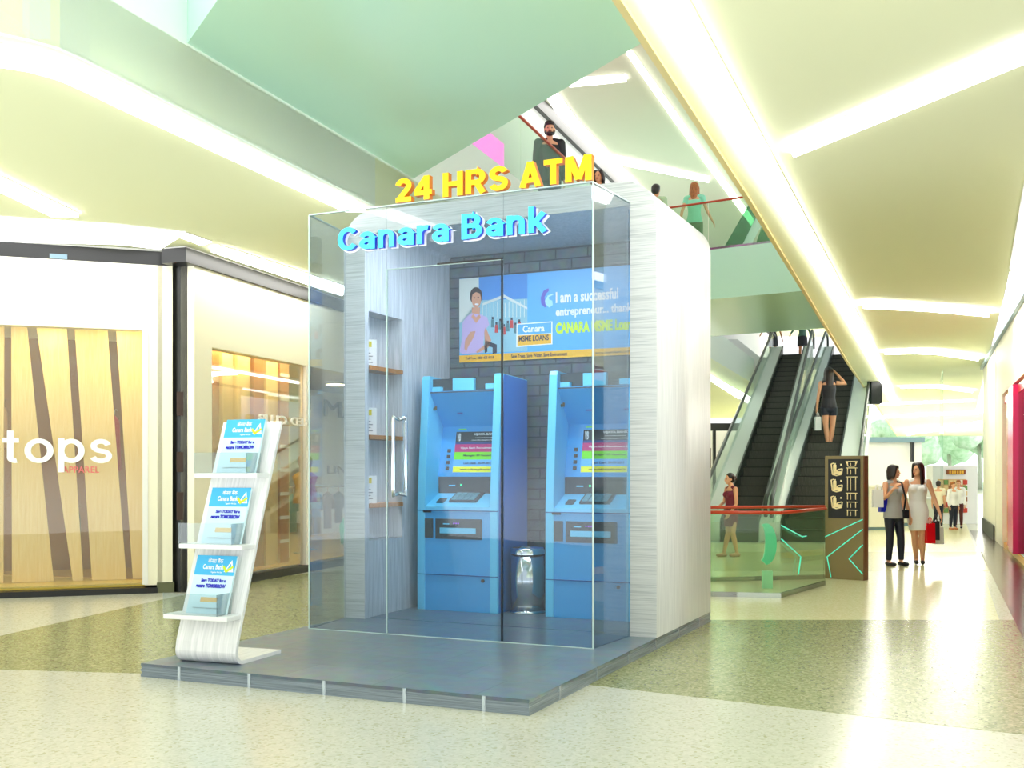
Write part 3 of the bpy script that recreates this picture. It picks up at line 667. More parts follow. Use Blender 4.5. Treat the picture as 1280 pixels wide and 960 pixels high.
# ------------------------------------------------------------------ UPPER LEVEL
uw0, uw1 = at_z(684, 130, Z3), at_z(775, 222, Z3); ud = (uw1 - uw0).normalized(); un = Vector((-ud.y, ud.x, 0))
b = BM(); wp(b, uw0, ud, un, -18, 40, Z2 - .4, Z3, 0.06, 0.3); struct('wall_upper', b, M['white'], 'white upper gallery wall')
b = BM(); wp(b, uw0, ud, un, -18, 40, Z3 - 0.28, Z3 - .01, -0.04, 0.06); struct('trim_19', b, M['black'], 'black band under the upper ceiling')
ua, ub = at_z(808, 60, Z3), at_z(932, 236, Z3); fd = (ub - ua).normalized()
b = BM()
l0 = uw0 - ud * 18; l1 = uw0 + ud * 40
prism(b, [l0, l1, ub + fd * 34, ua - fd * 10], (0, 0, .3)); struct('ceiling.006', b, M['ceilup'], 'pale upper ceiling')
fn = Vector((fd.y, -fd.x, 0))
b = BM(); wp(b, ua, fd, fn, -10, 60, Z3, Z3 + 1.6, 0, .1); struct('trim_20', b, mat('pale_blue_fascia', (222, 236, 240), 0.5), 'pale blue upper fascia')
b = BM(); q0, q1 = ua - fd * 10, ub + fd * 34; prism(b, [q0 + Vector((0, 0, 0)), q1 + Vector((0, 0, 0)), q1 + fn * 4 + Vector((0, 0, 0)), q0 + fn * 4 + Vector((0, 0, 0))], (0, 0, .1)); struct('ceiling.007', b, mat('pale_blue_ceiling', (222, 234, 238), 0.5), 'pale blue strip of upper ceiling')
U = 'line lights in the upper ceiling'
strip('upper ceiling line light beside the black band', [(692, 108), (720, 148), (800, 232), (830, 262)], [(680, 114), (704, 152), (786, 234), (815, 264)], Z3, U, 0.05, 'stripup')
strip('long thin upper ceiling light nearest the pale blue strip', [(789, 62), (850, 148), (934, 262), (950, 284)], [(783, 64), (842, 148), (927, 264), (943, 286)], Z3, U, 0.05, 'stripup')
strip('short upper ceiling light over the bearded man', [(716, 97), (780, 92)], [(712, 106), (783, 99)], Z3, U, 0.05, 'stripup')
strip('slanting upper ceiling light above the bridge walkers', [(762, 192), (886, 220)], [(768, 202), (886, 226)], Z3, U, 0.05, 'stripup')
# gallery railing (upper left)
def rail_run(name, pts, z0, hgt, label, panels=1.4, railm='redrail', group=None):
    base = Vector((pts[0].x, pts[0].y, z0)); t = thing(name, label, 'railing', base, 0, group)
    for p, q in zip(pts[:-1], pts[1:]):
        d = Vector((q.x - p.x, q.y - p.y, 0)); Ln = d.length; d.normalize(); o = Vector((p.x, p.y, z0)) - base
        n = max(1, round(Ln / panels)); w = Ln / n; nn = Vector((-d.y, d.x, 0)) * 0.012
        for i in range(n):
            b = BM(); a = o + d * (i * w + .01); c = o + d * ((i + 1) * w - .01)
            prism(b, [a, c, c + Vector((0, 0, hgt - .02)), a + Vector((0, 0, hgt - .02))], nn); obj('glass_panel', b, M['railglass'], t)
        b = BM(); tube(b, [o + Vector((0, 0, hgt)), o + d * Ln + Vector((0, 0, hgt))], [.022, .022], 10); obj('handrail', b, M[railm], t)
        b = BM(); prism(b, [o, o + d * Ln, o + d * Ln + Vector((0, 0, .06)), o + Vector((0, 0, .06))], nn * 3 - nn); obj('base_channel', b, M['steel'], t)
    return t
g0 = le[-2] + ldir * 0.5; g0.x -= 0.1
rail_run('glass_railing', [le[-2] + Vector((-.08, 0, 0)), le[-2] + ldir * 12 + Vector((-.08, 0, 0))], Z2 - .32, 0.86 * K, 'upper gallery glass railing with brown handrail in front of the bearded man', 2.2)
# pink neon sign seen through it
on_pl = uw0 + un * 0.0
qn = onwall(600, 205, uw0, ud)[0]
t = thing('neon_sign', 'pink glowing shop sign seen through the upper railing', 'sign', (onwall(592, 190, uw0, ud)[0]) - un * 0.08, math.atan2(ud.y, ud.x))
b = BM(); bx(b, -1.2, 1.3, 0.02, 0.05, -1.1, .5); obj('panel', b, mat('pink_panel', (250, 120, 220), .4, emit=(250, 90, 210), es=0.9), t)
b = BM()
for k_ in range(6): bx(b, .0 + k_ * .2, .07 + k_ * .2, 0, .02, -.45, -.05)
obj('light_bars', b, M['inkwhite'], t)
# ------------------------------------------------------------------ SECOND BRIDGE
c0, c1 = G(882, 313, Z2), G(975, 302, Z2); cd = (c1 - c0).normalized(); cn = Vector((-cd.y, cd.x, 0))
Zb = 4.33 * K
b = BM(); q0 = c0 - cd * 2.6; q1 = c0 + cd * 2.95
prism(b, [Vector((q0.x, q0.y, Zb)), Vector((q1.x, q1.y, Zb)), Vector((q1.x, q1.y, Z2)), Vector((q0.x, q0.y, Z2))], cn * 5.6); struct('ceiling.008', b, M['mint'], 'mint green bridge crossing behind the booth')
rail_run('glass_railing', [q0 + cn * .08, q1 + cn * .08 - cd * .3], Z2, 0.86 * K, 'glass railing with red brown handrail along the rear bridge', 2.6)
# glass escalator side glimpsed above the bridge
sd = thing('escalator_balustrade', 'steep green glass balustrade glimpsed above the rear bridge at right', 'balustrade', DP(905, 311, c0.y + 1.2))
o0 = DP(905, 311, c0.y + 1.2)
b = BM(); prism(b, [DP(900, 318, c0.y + 1.2) - o0, DP(922, 318, c0.y + 1.2) - o0, DP(950, 262, c0.y + 1.2) - o0, DP(942, 245, c0.y + 1.2) - o0], (0, .04, 0)); obj('glass_panel', b, glass_mat('green_glass', (140, 190, 160), 1, 0, .2, (150, 190, 160)), sd)
b = BM(); prism(b, [DP(922, 318, c0.y + 1.25) - o0, DP(934, 316, c0.y + 1.25) - o0, DP(956, 274, c0.y + 1.25) - o0, DP(950, 262, c0.y + 1.25) - o0], (0, .08, 0)); obj('deck', b, M['deck'], sd)
b = BM(); prism(b, [DP(940, 318, c0.y + 1.25) - o0, DP(990, 318, c0.y + 1.25) - o0, DP(958, 268, c0.y + 1.25) - o0], (0, .04, 0)); obj('glass_panel', b, glass_mat('green_glass2', (150, 196, 160), 1, 0, .25, (150, 190, 150)), sd)
# ------------------------------------------------------------------ ESCALATORS
def escalator(label, tl, tr, bl, br, yb, zb, deckL, deckR):
    # tl,tr / bl,br : image u of tread edges at top (v=445, upper floor) and at depth yb
    TL, TR = G(tl, 446, Z2), G(tr, 446, Z2); BL, BR = DP(bl, 632, yb), DP(br, 632, yb)
    BL.z = BR.z = zb
    dirL = (TL - BL); s0 = -zb / dirL.z
    BL = BL + dirL * s0; BR = BR + (TR - BR) * s0
    mid = (BL + BR) / 2; base = mid.copy(); t = thing('escalator', label, 'escalator', base)
    ax = (TR + TL) / 2 - mid; hd = Vector((ax.x, ax.y, 0)); run = hd.length; hd.normalize(); sd_ = Vector((hd.y, -hd.x, 0))
    w = ((TR - TL).length + (BR - BL).length) / 4
    N = 26; dr = run / N; dz = ax.z / N
    b = BM(); prism(b, [sd_ * (-w), sd_ * w, sd_ * w + hd * (dr * 1.02), -sd_ * w + hd * (dr * 1.02)], (0, 0, dz)); 
    for f in range(12):
        x = -w + (f + .5) * 2 * w / 12; bx(b, x - .01, x + .01, -.005, 0.0, 0.01, dz - .02, 0, Matrix.Rotation(math.atan2(sd_.y, sd_.x), 4, 'Z'))
    b2 = BM(); prism(b2, [sd_ * -w - hd * .02, sd_ * w - hd * .02, sd_ * w + hd * .03, sd_ * -w + hd * .03], (0, 0, .02))
    me = finish(b, [M['step']], 'step'); nose = finish(b2, [flat('step_nosing', (30, 32, 28))], 'nosing')
    for i in range(N):
        o = bpy.data.objects.new('step', me); C.objects.link(o); o.parent = t; o.location = hd * (dr * i) + Vector((0, 0, dz * i))
        o2 = bpy.data.objects.new('nosing', nose); C.objects.link(o2); o2.parent = o; o2.location = (0, 0, dz)
    up = ax.normalized()
    def deck(x0, x1, lift, nm='deck', m='deck', low=-.5):
        b = BM(); a = sd_ * x0; c = sd_ * x1
        prism(b, [a + Vector((0, 0, low)), c + Vector((0, 0, low)), c + Vector((0, 0, lift)), a + Vector((0, 0, lift))], ax); obj(nm, b, M[m], t)
    deck(-w - deckL, -w, .42); deck(w, w + deckR, .42)
    for s, dk in ((-1, deckL), (1, deckR)):
        x = s * (w + dk - 0.04)
        b = BM(); prism(b, [sd_ * x + Vector((0, 0, .42)), sd_ * (x + .03) + Vector((0, 0, .42)), sd_ * (x + .03) + Vector((0, 0, .95)), sd_ * x + Vector((0, 0, .95))], ax); obj('balustrade', b, M['clear'], t)
        b = BM(); zz = Vector((0, 0, 1.0)); p = sd_ * x
        tube(b, [p - hd * .3 + Vector((0, 0, .55)), p - hd * .42 + Vector((0, 0, .8)), p - hd * .2 + Vector((0, 0, .98)), p + zz, p + ax + zz, p + ax + hd * 1.2 + zz, p + ax + hd * 1.5 + Vector((0, 0, .85)), p + ax + hd * 1.5 + Vector((0, 0, .45))], [.045] * 8, 10); obj('handrail', b, M['rubber'], t)
        deck(s * (w + .005) - .02, s * (w + .005) + .02, .44, 'skirt', 'rubber')
    b = BM(); prism(b, [sd_ * (-w - deckL) - hd * .6, sd_ * (w + deckR) - hd * .6, sd_ * (w + deckR) + hd * .0, sd_ * (-w - deckL)], (0, 0, .03)); obj('landing_plate', b, M['steel'], t)
    return t
YB = 22 * K; ZB = 0.61 * K
escalator('left escalator of dark steps beside the booth', 978, 1006, 918, 957, YB, ZB, .45, .34)
er = escalator('right escalator carrying the woman in black', 1041, 1075, 992, 1040, YB, ZB, .34, .6)
# upper landing slab behind the escalators
b = BM(); y0 = G(1040, 446, Z2).y; bx(b, 8, 22, y0, y0 + 12, Z2 - .5, Z2 - .02); struct('floor.004', b, M['white'], 'upper landing at the escalator heads')
# pale sloping soffit left of the escalators
b = BM(); q = [DP(840, 424, 40), DP(922, 424, 40), DP(957, 452, 40), DP(935, 505, 40), DP(885, 470, 40), DP(840, 450, 40)]
prism(b, q, (0, .3, 0)); struct('wall_far', b, mat('soft_grey_white', (226, 228, 226), .6), 'pale wall left of the escalators')
# dark box under the right ceiling edge
b = BM(); q = DP(1090, 505, 33); o = obj('speaker_box', None or (lambda bb: (bx(bb, -.16, .16, -.15, .15, -.35, .35), bb)[1])(BM()), M['black']); o.location = DP(1094, 491, 33); tag(o, 'dark box hanging beside the right escalator top', 'box')
# ------------------------------------------------------------------ FAR SHOPS AND GLAZING
def far_box(name, u0, u1, v0, v1, y, th, m, nm='wall_far', label=None):
    a, c = DP(u0, v1, y), DP(u1, v0, y); b = BM(); bx(b, a.x, c.x, y, y + th, max(0, a.z), c.z); return struct(name, b, m, label)
far_box('wall_far.001', 1060, 1152, 553, 700, 40, .3, M['white'], label='white far shop front')
far_box('trim_21', 1052, 1156, 546.5, 553, 39.8, .4, M['bluegrey'], label='blue grey lintel of the far shop')
far_box('trim_22', 1139.5, 1143, 553, 577, 39.6, .15, M['black'], label='dark post of the far shop')
far_box('wall_far.002', 800, 1062, 538, 700, 42, .3, M['white'], label='white wall behind the escalators')
far_box('trim_23', 860, 935, 529, 538, 40, .4, M['black'], label='dark lintel behind the escalators')
far_box('trim_24', 891.5, 895, 538, 700, 39.7, .15, M['black'], label='dark post behind the escalators')
far_box('trim_25', 884, 889, 560, 585, 39.6, .1, flat('brown_inset', (90, 80, 60)))
b = BM(); yg = 84; bx(b, DP(1090, 0, yg).x, DP(1245, 0, yg).x, yg, yg + .05, 0, Z1 + 1.5); struct('window_3', b, M['clear'], 'tall end glazing with trees outside')
# trees outside the end glazing
tl = ['pale green tree at the left of the end glazing', 'pale green tree behind the white stand', 'pale green tree right of centre outside the glazing', 'pale green tree at the right edge of the end glazing', 'low pale bush outside the glazing on the right']
for i, (u, y, r, zc) in enumerate([(1112, 96, 2.6, 3.8), (1150, 92, 2.3, 3.6), (1186, 100, 2.6, 4.2), (1224, 94, 2.5, 4.0), (1200, 88, 1.0, 1.0)]):
    x = (u - CX) / F * y; t = thing('tree', tl[i], 'tree', (x, y, 0), 0, 'trees outside the end glazing')
    b = BM(); tube(b, [(0, 0, 0), (0.1, 0, 1.6), (0, .1, zc)], [.28, .2, .12], 10); obj('trunk', b, M['bark'], t)
    b = BM()
    for k in range(9):
        a = random.random() * 6.28; rr = r * random.uniform(.25, .6); ball(b, (math.cos(a) * r * .5, math.sin(a) * r * .4, zc + random.uniform(-.4, .5) * r), rr, 3)
    for vtx in b.verts: vtx.co += vtx.co.normalized() * (noise.noise(vtx.co * 2.2) * .35 + noise.noise(vtx.co * 6) * .12)
    obj('crown', b, M['leafA'], t)
b = BM(); bx(b, -10, 70, 95, 160, -.3, -.02); o = struct('floor.005', b, flat('lawn', (206, 226, 196)), 'pale lawn outside')
# white promotional stand with board
Y = 27 * K
q = DP(1194, 0, Y); t = thing('product_display', 'white far stand with a brown header sign and colourful product board', 'display stand', (q.x, Y, 0))
s = Y / F
def pxb(name, u0, u1, v0, v1, o0, o1, m):
    b = BM(); bx(b, (u0 - 1194) * s, (u1 - 1194) * s, o0, o1, max(0, H + (HOR - v1) * s), H + (HOR - v0) * s); return obj(name, b, m, t)
pxb('body', 1166, 1222, 582, 662, 0.0, .5, M['white']); pxb('header_sign', 1183, 1206, 587, 593, -.06, 0, flat('brown_sign', (140, 70, 20)))
pxb('product_board', 1172, 1207, 599, 641, -.04, 0, flat('board_tan', (216, 176, 120)))
b = BM()
for k_ in range(6): bx(b, (-8.5 + k_ * 3.2) * s, (-6.5 + k_ * 3.2) * s, -.07, -.06, H + (HOR - 592) * s, H + (HOR - 588.5) * s)
obj('header_marks', b, M['pamber'], t)
k = 0
for v0 in (600, 607, 614, 621, 628, 635):
    for u0 in range(1173, 1206, 6):
        cc = [(200, 60, 40), (110, 150, 80), (230, 200, 140), (150, 100, 60), (240, 230, 210)][k % 5 if (k * 7) % 3 else 2]; k += 1
        pxb('product_tile', u0, u0 + 5, v0, v0 + 5.6, -.07, -.04, flat('tile', cc))
# pale counters behind the women
for i, (u0, u1, v0, yy, lb) in enumerate([(1086, 1128, 606, 24 * K, 'pale counter behind the woman in grey'), (1128, 1168, 622, 26 * K, 'low pale counter behind the woman in white')]):
    q = DP((u0 + u1) / 2, 0, yy); t = thing('counter', lb, 'counter', (q.x, yy, 0)); s = yy / F; w = (u1 - u0) / 2 * s
    hh = H + (HOR - v0) * s
    b = BM(); bx(b, -w, w, 0, .6, .08, hh - .05); obj('body', b, flat('cream_counter', (236, 234, 214)), t, .01)
    b = BM(); bx(b, -w - .03, w + .03, -.04, .64, hh - .05, hh); obj('countertop', b, M['white'], t)
    b = BM(); bx(b, -w + .03, w - .03, .04, .5, 0, .08); obj('plinth', b, M['bluegrey'], t)
# ------------------------------------------------------------------ FRONT GLASS RAILING AND DIRECTORY SIGN
yA = 11.25 * K
ra_ = [DP(868, 0, yA), DP(976, 0, yA * .985), DP(1032, 0, 12.35 * K), DP(1110, 0, 13.6 * K)]
rail_run('glass_railing', [Vector((p.x, p.y, 0)) for p in ra_[:3]], 0, 0.88 * K, 'ground floor glass railing with red handrail right of the booth', 1.5)
rb_ = [DP(868, 0, 12.7 * K), DP(1031, 0, 13.05 * K)]
rail_run('glass_railing', [Vector((p.x, p.y, 0)) for p in rb_], 0, 0.88 * K, 'second red handrail railing just behind the front one', 1.8)
q = DP(958, 0, 12.0 * K); t = thing('curved_panel', 'mint crescent panel standing between the two glass railings', 'sculpture', (q.x, q.y, 0))
b = BM(); s = q.y / F
pts = []
for k in range(11):
    a = -PI / 2 + PI * k / 10; pts.append((math.cos(a) * 13 * s, 0, (46 * s) + math.sin(a) * 26 * s + .1))
inner = []
for k in range(11):
    a = PI / 2 - PI * k / 10; inner.append((math.cos(a) * 5 * s - 6 * s, 0, (46 * s) + math.sin(a) * 22 * s + .12))
prism(b, pts + inner, (0, .04, 0)); obj('crescent', b, mat('aqua_panel', (90, 224, 180), .3), t)
b = BM(); bx(b, -5 * s, 8 * s, 0, .04, 0, 22 * s); obj('foot', b, mat('aqua_foot', (170, 230, 196), .3), t)
# sign
SB = G(1031, 723); SB2 = G(1079, 726)
ang = math.atan2((SB2 - SB).y, (SB2 - SB).x); sw = (SB2 - SB).length
t = thing('directory_sign', 'bronze directory pillar with black panel and aqua lines beside the railing', 'sign', SB, ang)
shh = (723 - 570) / F * SB.y; 
b = BM(); bx(b, 0, sw, 0, .16, 0, shh); obj('pillar', b, M['bronze'], t, .006)
b = BM(); bx(b, sw, sw + .015, .0, .16, 0, shh); obj('side_panel', b, M['bronze2'], t)
ss = shh / 153
def SX(u): return (u - 1031) / 48 * sw
def SZ(v): return (723 - v) * ss
b = BM(); bx(b, SX(1035.5), SX(1075.5), -.008, 0, SZ(647), SZ(574)); pn = obj('black_panel', b, M['black'], t)
b = BM()
for v0 in (579, 599, 620):   # three hooked icons
    def ln(pts, r=.006): 
        for (a, c) in zip(pts[:-1], pts[1:]):
            tube(b, [(SX(a[0]), -.01, SZ(a[1])), (SX(c[0]), -.01, SZ(c[1]))], [r, r], 6)
    ln([(1043, v0), (1039.5, v0 + 1), (1041, v0 + 14), (1046, v0 + 15.5), (1052.5, v0 + 14), (1053.5, v0 + 7), (1048, v0 + 8), (1047, v0 + 10), (1044, v0 + 9), (1044.5, v0)], .009)
    bx(b, SX(1042), SX(1046), -.013, -.009, SZ(v0 + 12), SZ(v0 + 2)); bx(b, SX(1042), SX(1052), -.013, -.009, SZ(v0 + 14), SZ(v0 + 10)); bx(b, SX(1051), SX(1053), -.013, -.009, SZ(v0 + 3), SZ(v0 + 1))
for (v0, v1) in ((577, 583), (585, 593), (596, 613), (616, 624), (627, 634), (637, 644)):
    ln([(1058, v0), (1072, v0)]); ln([(1060, v0), (1060, v1)]); ln([(1070, v0), (1070, v1)]); ln([(1064, v0 + 2), (1064, v1)], .004)
ln([(1058, 577), (1061, 583), (1069, 583), (1072, 577)])
obj('gold_pictograms', b, M['gold'], pn)
b = BM()
for pts in ([(1031.5, 671), (1078.5, 648)], [(1039, 721), (1034, 696), (1078.5, 660)], [(1078.5, 679), (1061.5, 697), (1078.5, 715)]):
    for a, c in zip(pts[:-1], pts[1:]): tube(b, [(SX(a[0]), -.004, SZ(a[1])), (SX(c[0]), -.004, SZ(c[1]))], [.008, .008], 6)
obj('aqua_line', b, M['aqua'], t)
# mirrored sign imitated by decal lines on the railing glass
p = ra_[1]; q = ra_[2]; dd = Vector((q.x - p.x, q.y - p.y, 0)).normalized(); off = Vector((dd.y, -dd.x, 0)) * .02
t = thing('glass_reflection', 'aqua chevron lines put on the railing glass to imitate the mirrored sign', 'reflection', Vector((p.x, p.y, 0)) + off)
def rg(u, v): return onwall(u, v, Vector((p.x, p.y, 0)) + off, dd)[0] - (Vector((p.x, p.y, 0)) + off)
for pts in ([(977, 657), (1003, 671), (1008, 670)], [(977, 674), (1001, 696), (998, 718)]):
    b = BM()
    for a, c in zip(pts[:-1], pts[1:]): tube(b, [rg(*a), rg(*c)], [.008, .008], 6)
    obj('line', b, M['aqua'], t)
# ------------------------------------------------------------------ KIOSK
TH = 0.424
KA = G(661.5, 895)
kr = Vector((math.cos(TH), -math.sin(TH), 0)); kb = Vector((math.sin(TH), math.cos(TH), 0))
def kloc(x, y, z=0): return KA + kr * x + kb * y + Vector((0, 0, z))
def k_of(P): d = P - KA; return d.dot(kr), d.dot(kb), P.z
def kz(u, v, z): return k_of(G(u, v, z))
def ky(u, v, y):  # on plane y=const (facing front)
    return k_of(onwall(u, v, KA + kb * y, kr)[0])
def kx(u, v, x):
    return k_of(onwall(u, v, KA + kr * x, kb)[0])
T = 0.085 * K
W, Dp = 2.69 * K, 3.975 * K
XL = ky(430, 768, 2.35 * K)[0]      # left outside of box
BY = 2.35 * K
print('KIOSK', W, Dp, 'XL', XL, 'BY', BY, 'front atm', kz(521, 761, T), kz(624, 766, T), kz(681, 771, T), 'bin', kz(652, 769, T))
# platform
t = thing('booth_platform', 'low blue grey slate platform under the booth', 'platform', kloc(0, 0), -TH)
b = BM(); bx(b, -W, 0, 0, Dp, T - 0.02, T); obj('tiled_top', b, M['slate'], t)
b = BM()
for i in range(4):
    z0 = i * (T - .02) / 4; o_ = 0.004 * (i % 2); bx(b, -W + o_, -o_, o_, Dp, z0, z0 + (T - .02) / 4)
ed = obj('layered_edge', b, M['slateside'], t)
for i in range(5):
    b = BM(); x = -W * (i + .5) / 5 + (.05 if i else 0); bx(b, x - .012, x + .012, -.003, .004, 0, T); obj('joint_strip', b, M['seam'], ed)
for i in range(6):
    b = BM(); y = Dp * (i + .7) / 6.3; bx(b, -.004, .003, y - .012, y + .012, 0, T); obj('joint_strip', b, M['seam'], ed)
# booth shell : rounded portal
ZT = 3.455 * K; ZI = 3.27 * K; RC = 0.26 * K
xo0, xo1 = XL, 0.0
xi0 = ky(456, 770, BY)[0]; xi1 = ky(787, 790, BY)[0]
def portal(y, r, x0, x1, zt, z0=T, n=10):
    out = [(x0, y, z0)]
    for k in range(n + 1):
        a = PI - k * PI / 2 / n; out.append((x0 + r + math.cos(a) * r, y, zt - r + math.sin(a) * r))
    for k in range(n + 1):
        a = PI / 2 - k * PI / 2 / n; out.append((x1 - r + math.cos(a) * r, y, zt - r + math.sin(a) * r))
    out.append((x1, y, z0)); return out
O = portal(BY, RC, xo0, xo1, ZT); I = portal(BY, 0.05, xi0, xi1, ZI); ZC = ZI + .09; I2 = portal(BY, 0.05, xi0, xi1, ZC)
booth = thing('atm_booth', 'white grained booth with rounded top corners standing on the slate platform', 'booth', kloc(0, 0), -TH)
b = BM()
vo = [b.verts.new(p) for p in O]; vi = [b.verts.new(p) for p in I]
YE = Dp
vo2 = [b.verts.new((p[0], YE, p[2])) for p in O]; 
YI = Dp - 0.1 * K
vi2 = [b.verts.new((p[0], YI, p[2])) for p in I2]
via = [b.verts.new((p[0], BY + .06, p[2])) for p in I]; vib = [b.verts.new((p[0], BY + .06, p[2])) for p in I2]
n = len(vo)
for i in range(n - 1):
    f = b.faces.new((vo[i], vo[i + 1], vi[i + 1], vi[i])); f.material_index = 0
    f = b.faces.new((vo[i], vo2[i], vo2[i + 1], vo[i + 1])); f.material_index = 1; f.smooth = True
    if not (i == 0):
        for A_, B_2 in ((vi, via), (via, vib), (vib, vi2)):
            f = b.faces.new((A_[i], A_[i + 1], B_2[i + 1], B_2[i])); f.material_index = 2
f = b.faces.new(vo2); f.material_index = 1
# left inner wall with niche opening
nt = kx(461, 389, xi0); nb = kx(461, 676, xi0); nr = kx(503, 400, xi0)
ny0, ny1, nz0, nz1 = nt[1], nr[1], nb[2], nt[2]
P00, P01 = I[0], I[1]
zb_, zt_ = T, I2[1][2]
def lw(y, z): return b.verts.new((xi0, y, z))
ys = [BY, ny0, ny1, YI]; zs = [zb_, nz0, nz1, zt_]
gridv = [[lw(y, z) for z in zs] for y in ys]
for i in range(3):
    for j in range(3):
        if i == 1 and j == 1: continue
        f = b.faces.new((gridv[i][j], gridv[i + 1][j], gridv[i + 1][j + 1], gridv[i][j + 1])); f.material_index = 2
dpt = (xi0 - xo0) * .82
gb = [[b.verts.new((xi0 - dpt, y, z)) for z in (nz0, nz1)] for y in (ny0, ny1)]
a00, a01, a10, a11 = gridv[1][1], gridv[1][2], gridv[2][1], gridv[2][2]
for q in ((a00, a01, gb[0][1], gb[0][0]), (a10, gb[1][0], gb[1][1], a11), (a00, gb[0][0], gb[1][0], a10), (a01, a11, gb[1][1], gb[0][1]), (gb[0][0], gb[0][1], gb[1][1], gb[1][0])):
    f = b.faces.new(q); f.material_index = 2
bmesh.ops.remove_doubles(b, verts=b.verts, dist=0.0005)
me = finish(b, [M['laminH'], M['laminV'], M['laminG']], 'shell', recalc=True)
obj('shell', me, None, booth)
b = BM(); bx(b, xi0 + .001, xi1 - .001, YI - .02, YI, T, ZC); obj('brick_back_wall', b, M['brick'], booth)
b = BM(); bx(b, xi0 + .001, xi1 - .001, BY + .1, YI - .03, T, T + .004); obj('inner_floor', b, M['slate'], booth)
for v in (462, 547, 631.5):
    z = kx(480, v, xi0)[2]
    b = BM(); bx(b, xi0 - dpt + .002, xi0 + .01, ny0 + .003, ny1 - .003, z - .02, z + .02); obj('niche_shelf', b, M['wood2'], booth)
for v, lb in ((462, 'white price leaflet on the top niche shelf'), (547, 'white price leaflet on the middle niche shelf'), (631.5, 'white price leaflet on the bottom niche shelf')):
    z = kx(480, v, xi0)[2] + .021; y = ny0 + .03
    lw_, lh_ = .22, .27
    # faces the booth room, leaning back on the niche wall
    base = kloc(xi0 - .13, y + .12, z)
    t = thing('leaflet_holder', lb, 'leaflet', base, -TH + .75, 'leaflets on the niche shelves')
    b = BM(); bx(b, -lw_ / 2, lw_ / 2, 0, .012, 0, lh_); c = obj('card', b, M['inkwhite'], t)
    b = BM(); quad(b, -.08, .06, lh_ - .075, lh_ - .02, -.001); obj('yellow_patch', b, mat('leaflet_yellow', (232, 214, 40)), c)
    b = BM(); quad(b, -.1, -.075, lh_ - .07, lh_ - .015, -.001)
    for k in range(4): quad(b, -.09, .07 - .02 * (k % 2), .04 + k * .03, .05 + k * .03, -.001, mi=1)
    obj('print', b, [M['magenta'], flat('grey_print', (150, 156, 160))], c)
# ---- glass enclosure
gf0 = kz(384.5, 784.5, T); gf1 = kz(741.5, 812.5, T)
gy = (gf0[1] + gf1[1]) / 2; GX0, GX1 = ky(386.5, 700, gy)[0], ky(741, 700, gy)[0]
GZ = (ky(389, 268, gy)[2] + ky(739.5, 229.5, gy)[2]) / 2
print('glass', gf0, gf1, gy, GX0, GX1, GZ, 'XL', XL, 'xi', xi0, xi1)
gxr = ky(786.5, 700, BY)[0]; gxl = ky(431, 700, BY)[0]
enc = thing('glass_enclosure', 'tall frameless bluish glass box in front of the booth opening', 'glass enclosure', kloc(0, 0), -TH)
dxl, dxr = ky(483, 560, gy)[0], ky(628, 560, gy)[0]; dzt = (ky(483, 335, gy)[2] + ky(628, 325, gy)[2]) / 2
g = .006
b = BM(); gt = .014
bx(b, GX0, dxl - g, gy, gy + gt, T, GZ); bx(b, dxr + g, GX1, gy, gy + gt, T, GZ); bx(b, dxl - g, dxr + g, gy, gy + gt, dzt + g, GZ)
obj('front_pane', b, M['glass'], enc)
b = BM(); bx(b, dxl, dxr, gy, gy + gt, T + .01, dzt); door = obj('door_pane', b, M['glass'], enc)
b = BM(); prism(b, [(GX1, gy + gt, T), (gxr + .01, BY - .003, T), (gxr + .01, BY - .003, GZ), (GX1, gy + gt, GZ)], (-gt, 0, 0)); obj('side_pane', b, M['glass'], enc)
b = BM(); prism(b, [(GX0, gy + gt, T), (gxl, BY - .003, T), (gxl, BY - .003, GZ), (GX0, gy + gt, GZ)], (gt, 0, 0)); obj('side_pane', b, M['glass'], enc)
b = BM(); e = .007
bx(b, GX0 - .002, GX1 + .002, gy - .002, gy + gt + .002, GZ, GZ + .012); bx(b, GX1 - .004, GX1 + .008, gy - .004, gy + .008, T, GZ); bx(b, GX0 - .006, GX0 + .004, gy - .004, gy + .006, T, GZ)
prism(b, [(GX1, gy, GZ), (gxr + .01, BY - .003, GZ), (gxr + .01, BY - .003, GZ + .012), (GX1, gy, GZ + .012)], (-gt, 0, 0)); prism(b, [(GX0, gy, GZ), (gxl, BY - .003, GZ), (gxl, BY - .003, GZ + .012), (GX0, gy, GZ + .012)], (gt, 0, 0))
bx(b, GX0, GX1, gy - .004, gy + gt, T, T + .006)
obj('edge_profile', b, M['glassedge'], enc)
b = BM(); bx(b, dxr - .012, dxr - .001, gy - .003, gy + gt + .003, T + .01, dzt + .01); bx(b, dxl + (dxr - dxl) * .45, dxr, gy - .003, gy + gt + .003, dzt - .004, dzt + .012); obj('door_seal', b, M['black'], door)
b = BM(); bx(b, dxl, dxl + .008, gy - .002, gy + gt + .002, T + .01, dzt); bx(b, dxl, dxr, gy - .002, gy + gt + .002, dzt - .008, dzt - .002); obj('door_edge', b, M['glassedge'], door)
hx = ky(498, 570, gy)[0]; hz0, hz1 = ky(498, 621, gy)[2], ky(498, 520, gy)[2]
b = BM()
for s, xx in ((-1, hx - .015), (1, hx + .03)):
    yf = gy + (gt if s > 0 else 0); ya = yf + s * .06
    tube(b, [(hx, yf, hz1 - .03), (xx, ya, hz1 - .01), (xx, ya, hz1 - .06), (xx, ya, hz0 + .06), (xx, ya, hz0 + .01), (hx, yf, hz0 + .03)], [.016] * 6, 12)
obj('handle', b, M['chrome'], door)
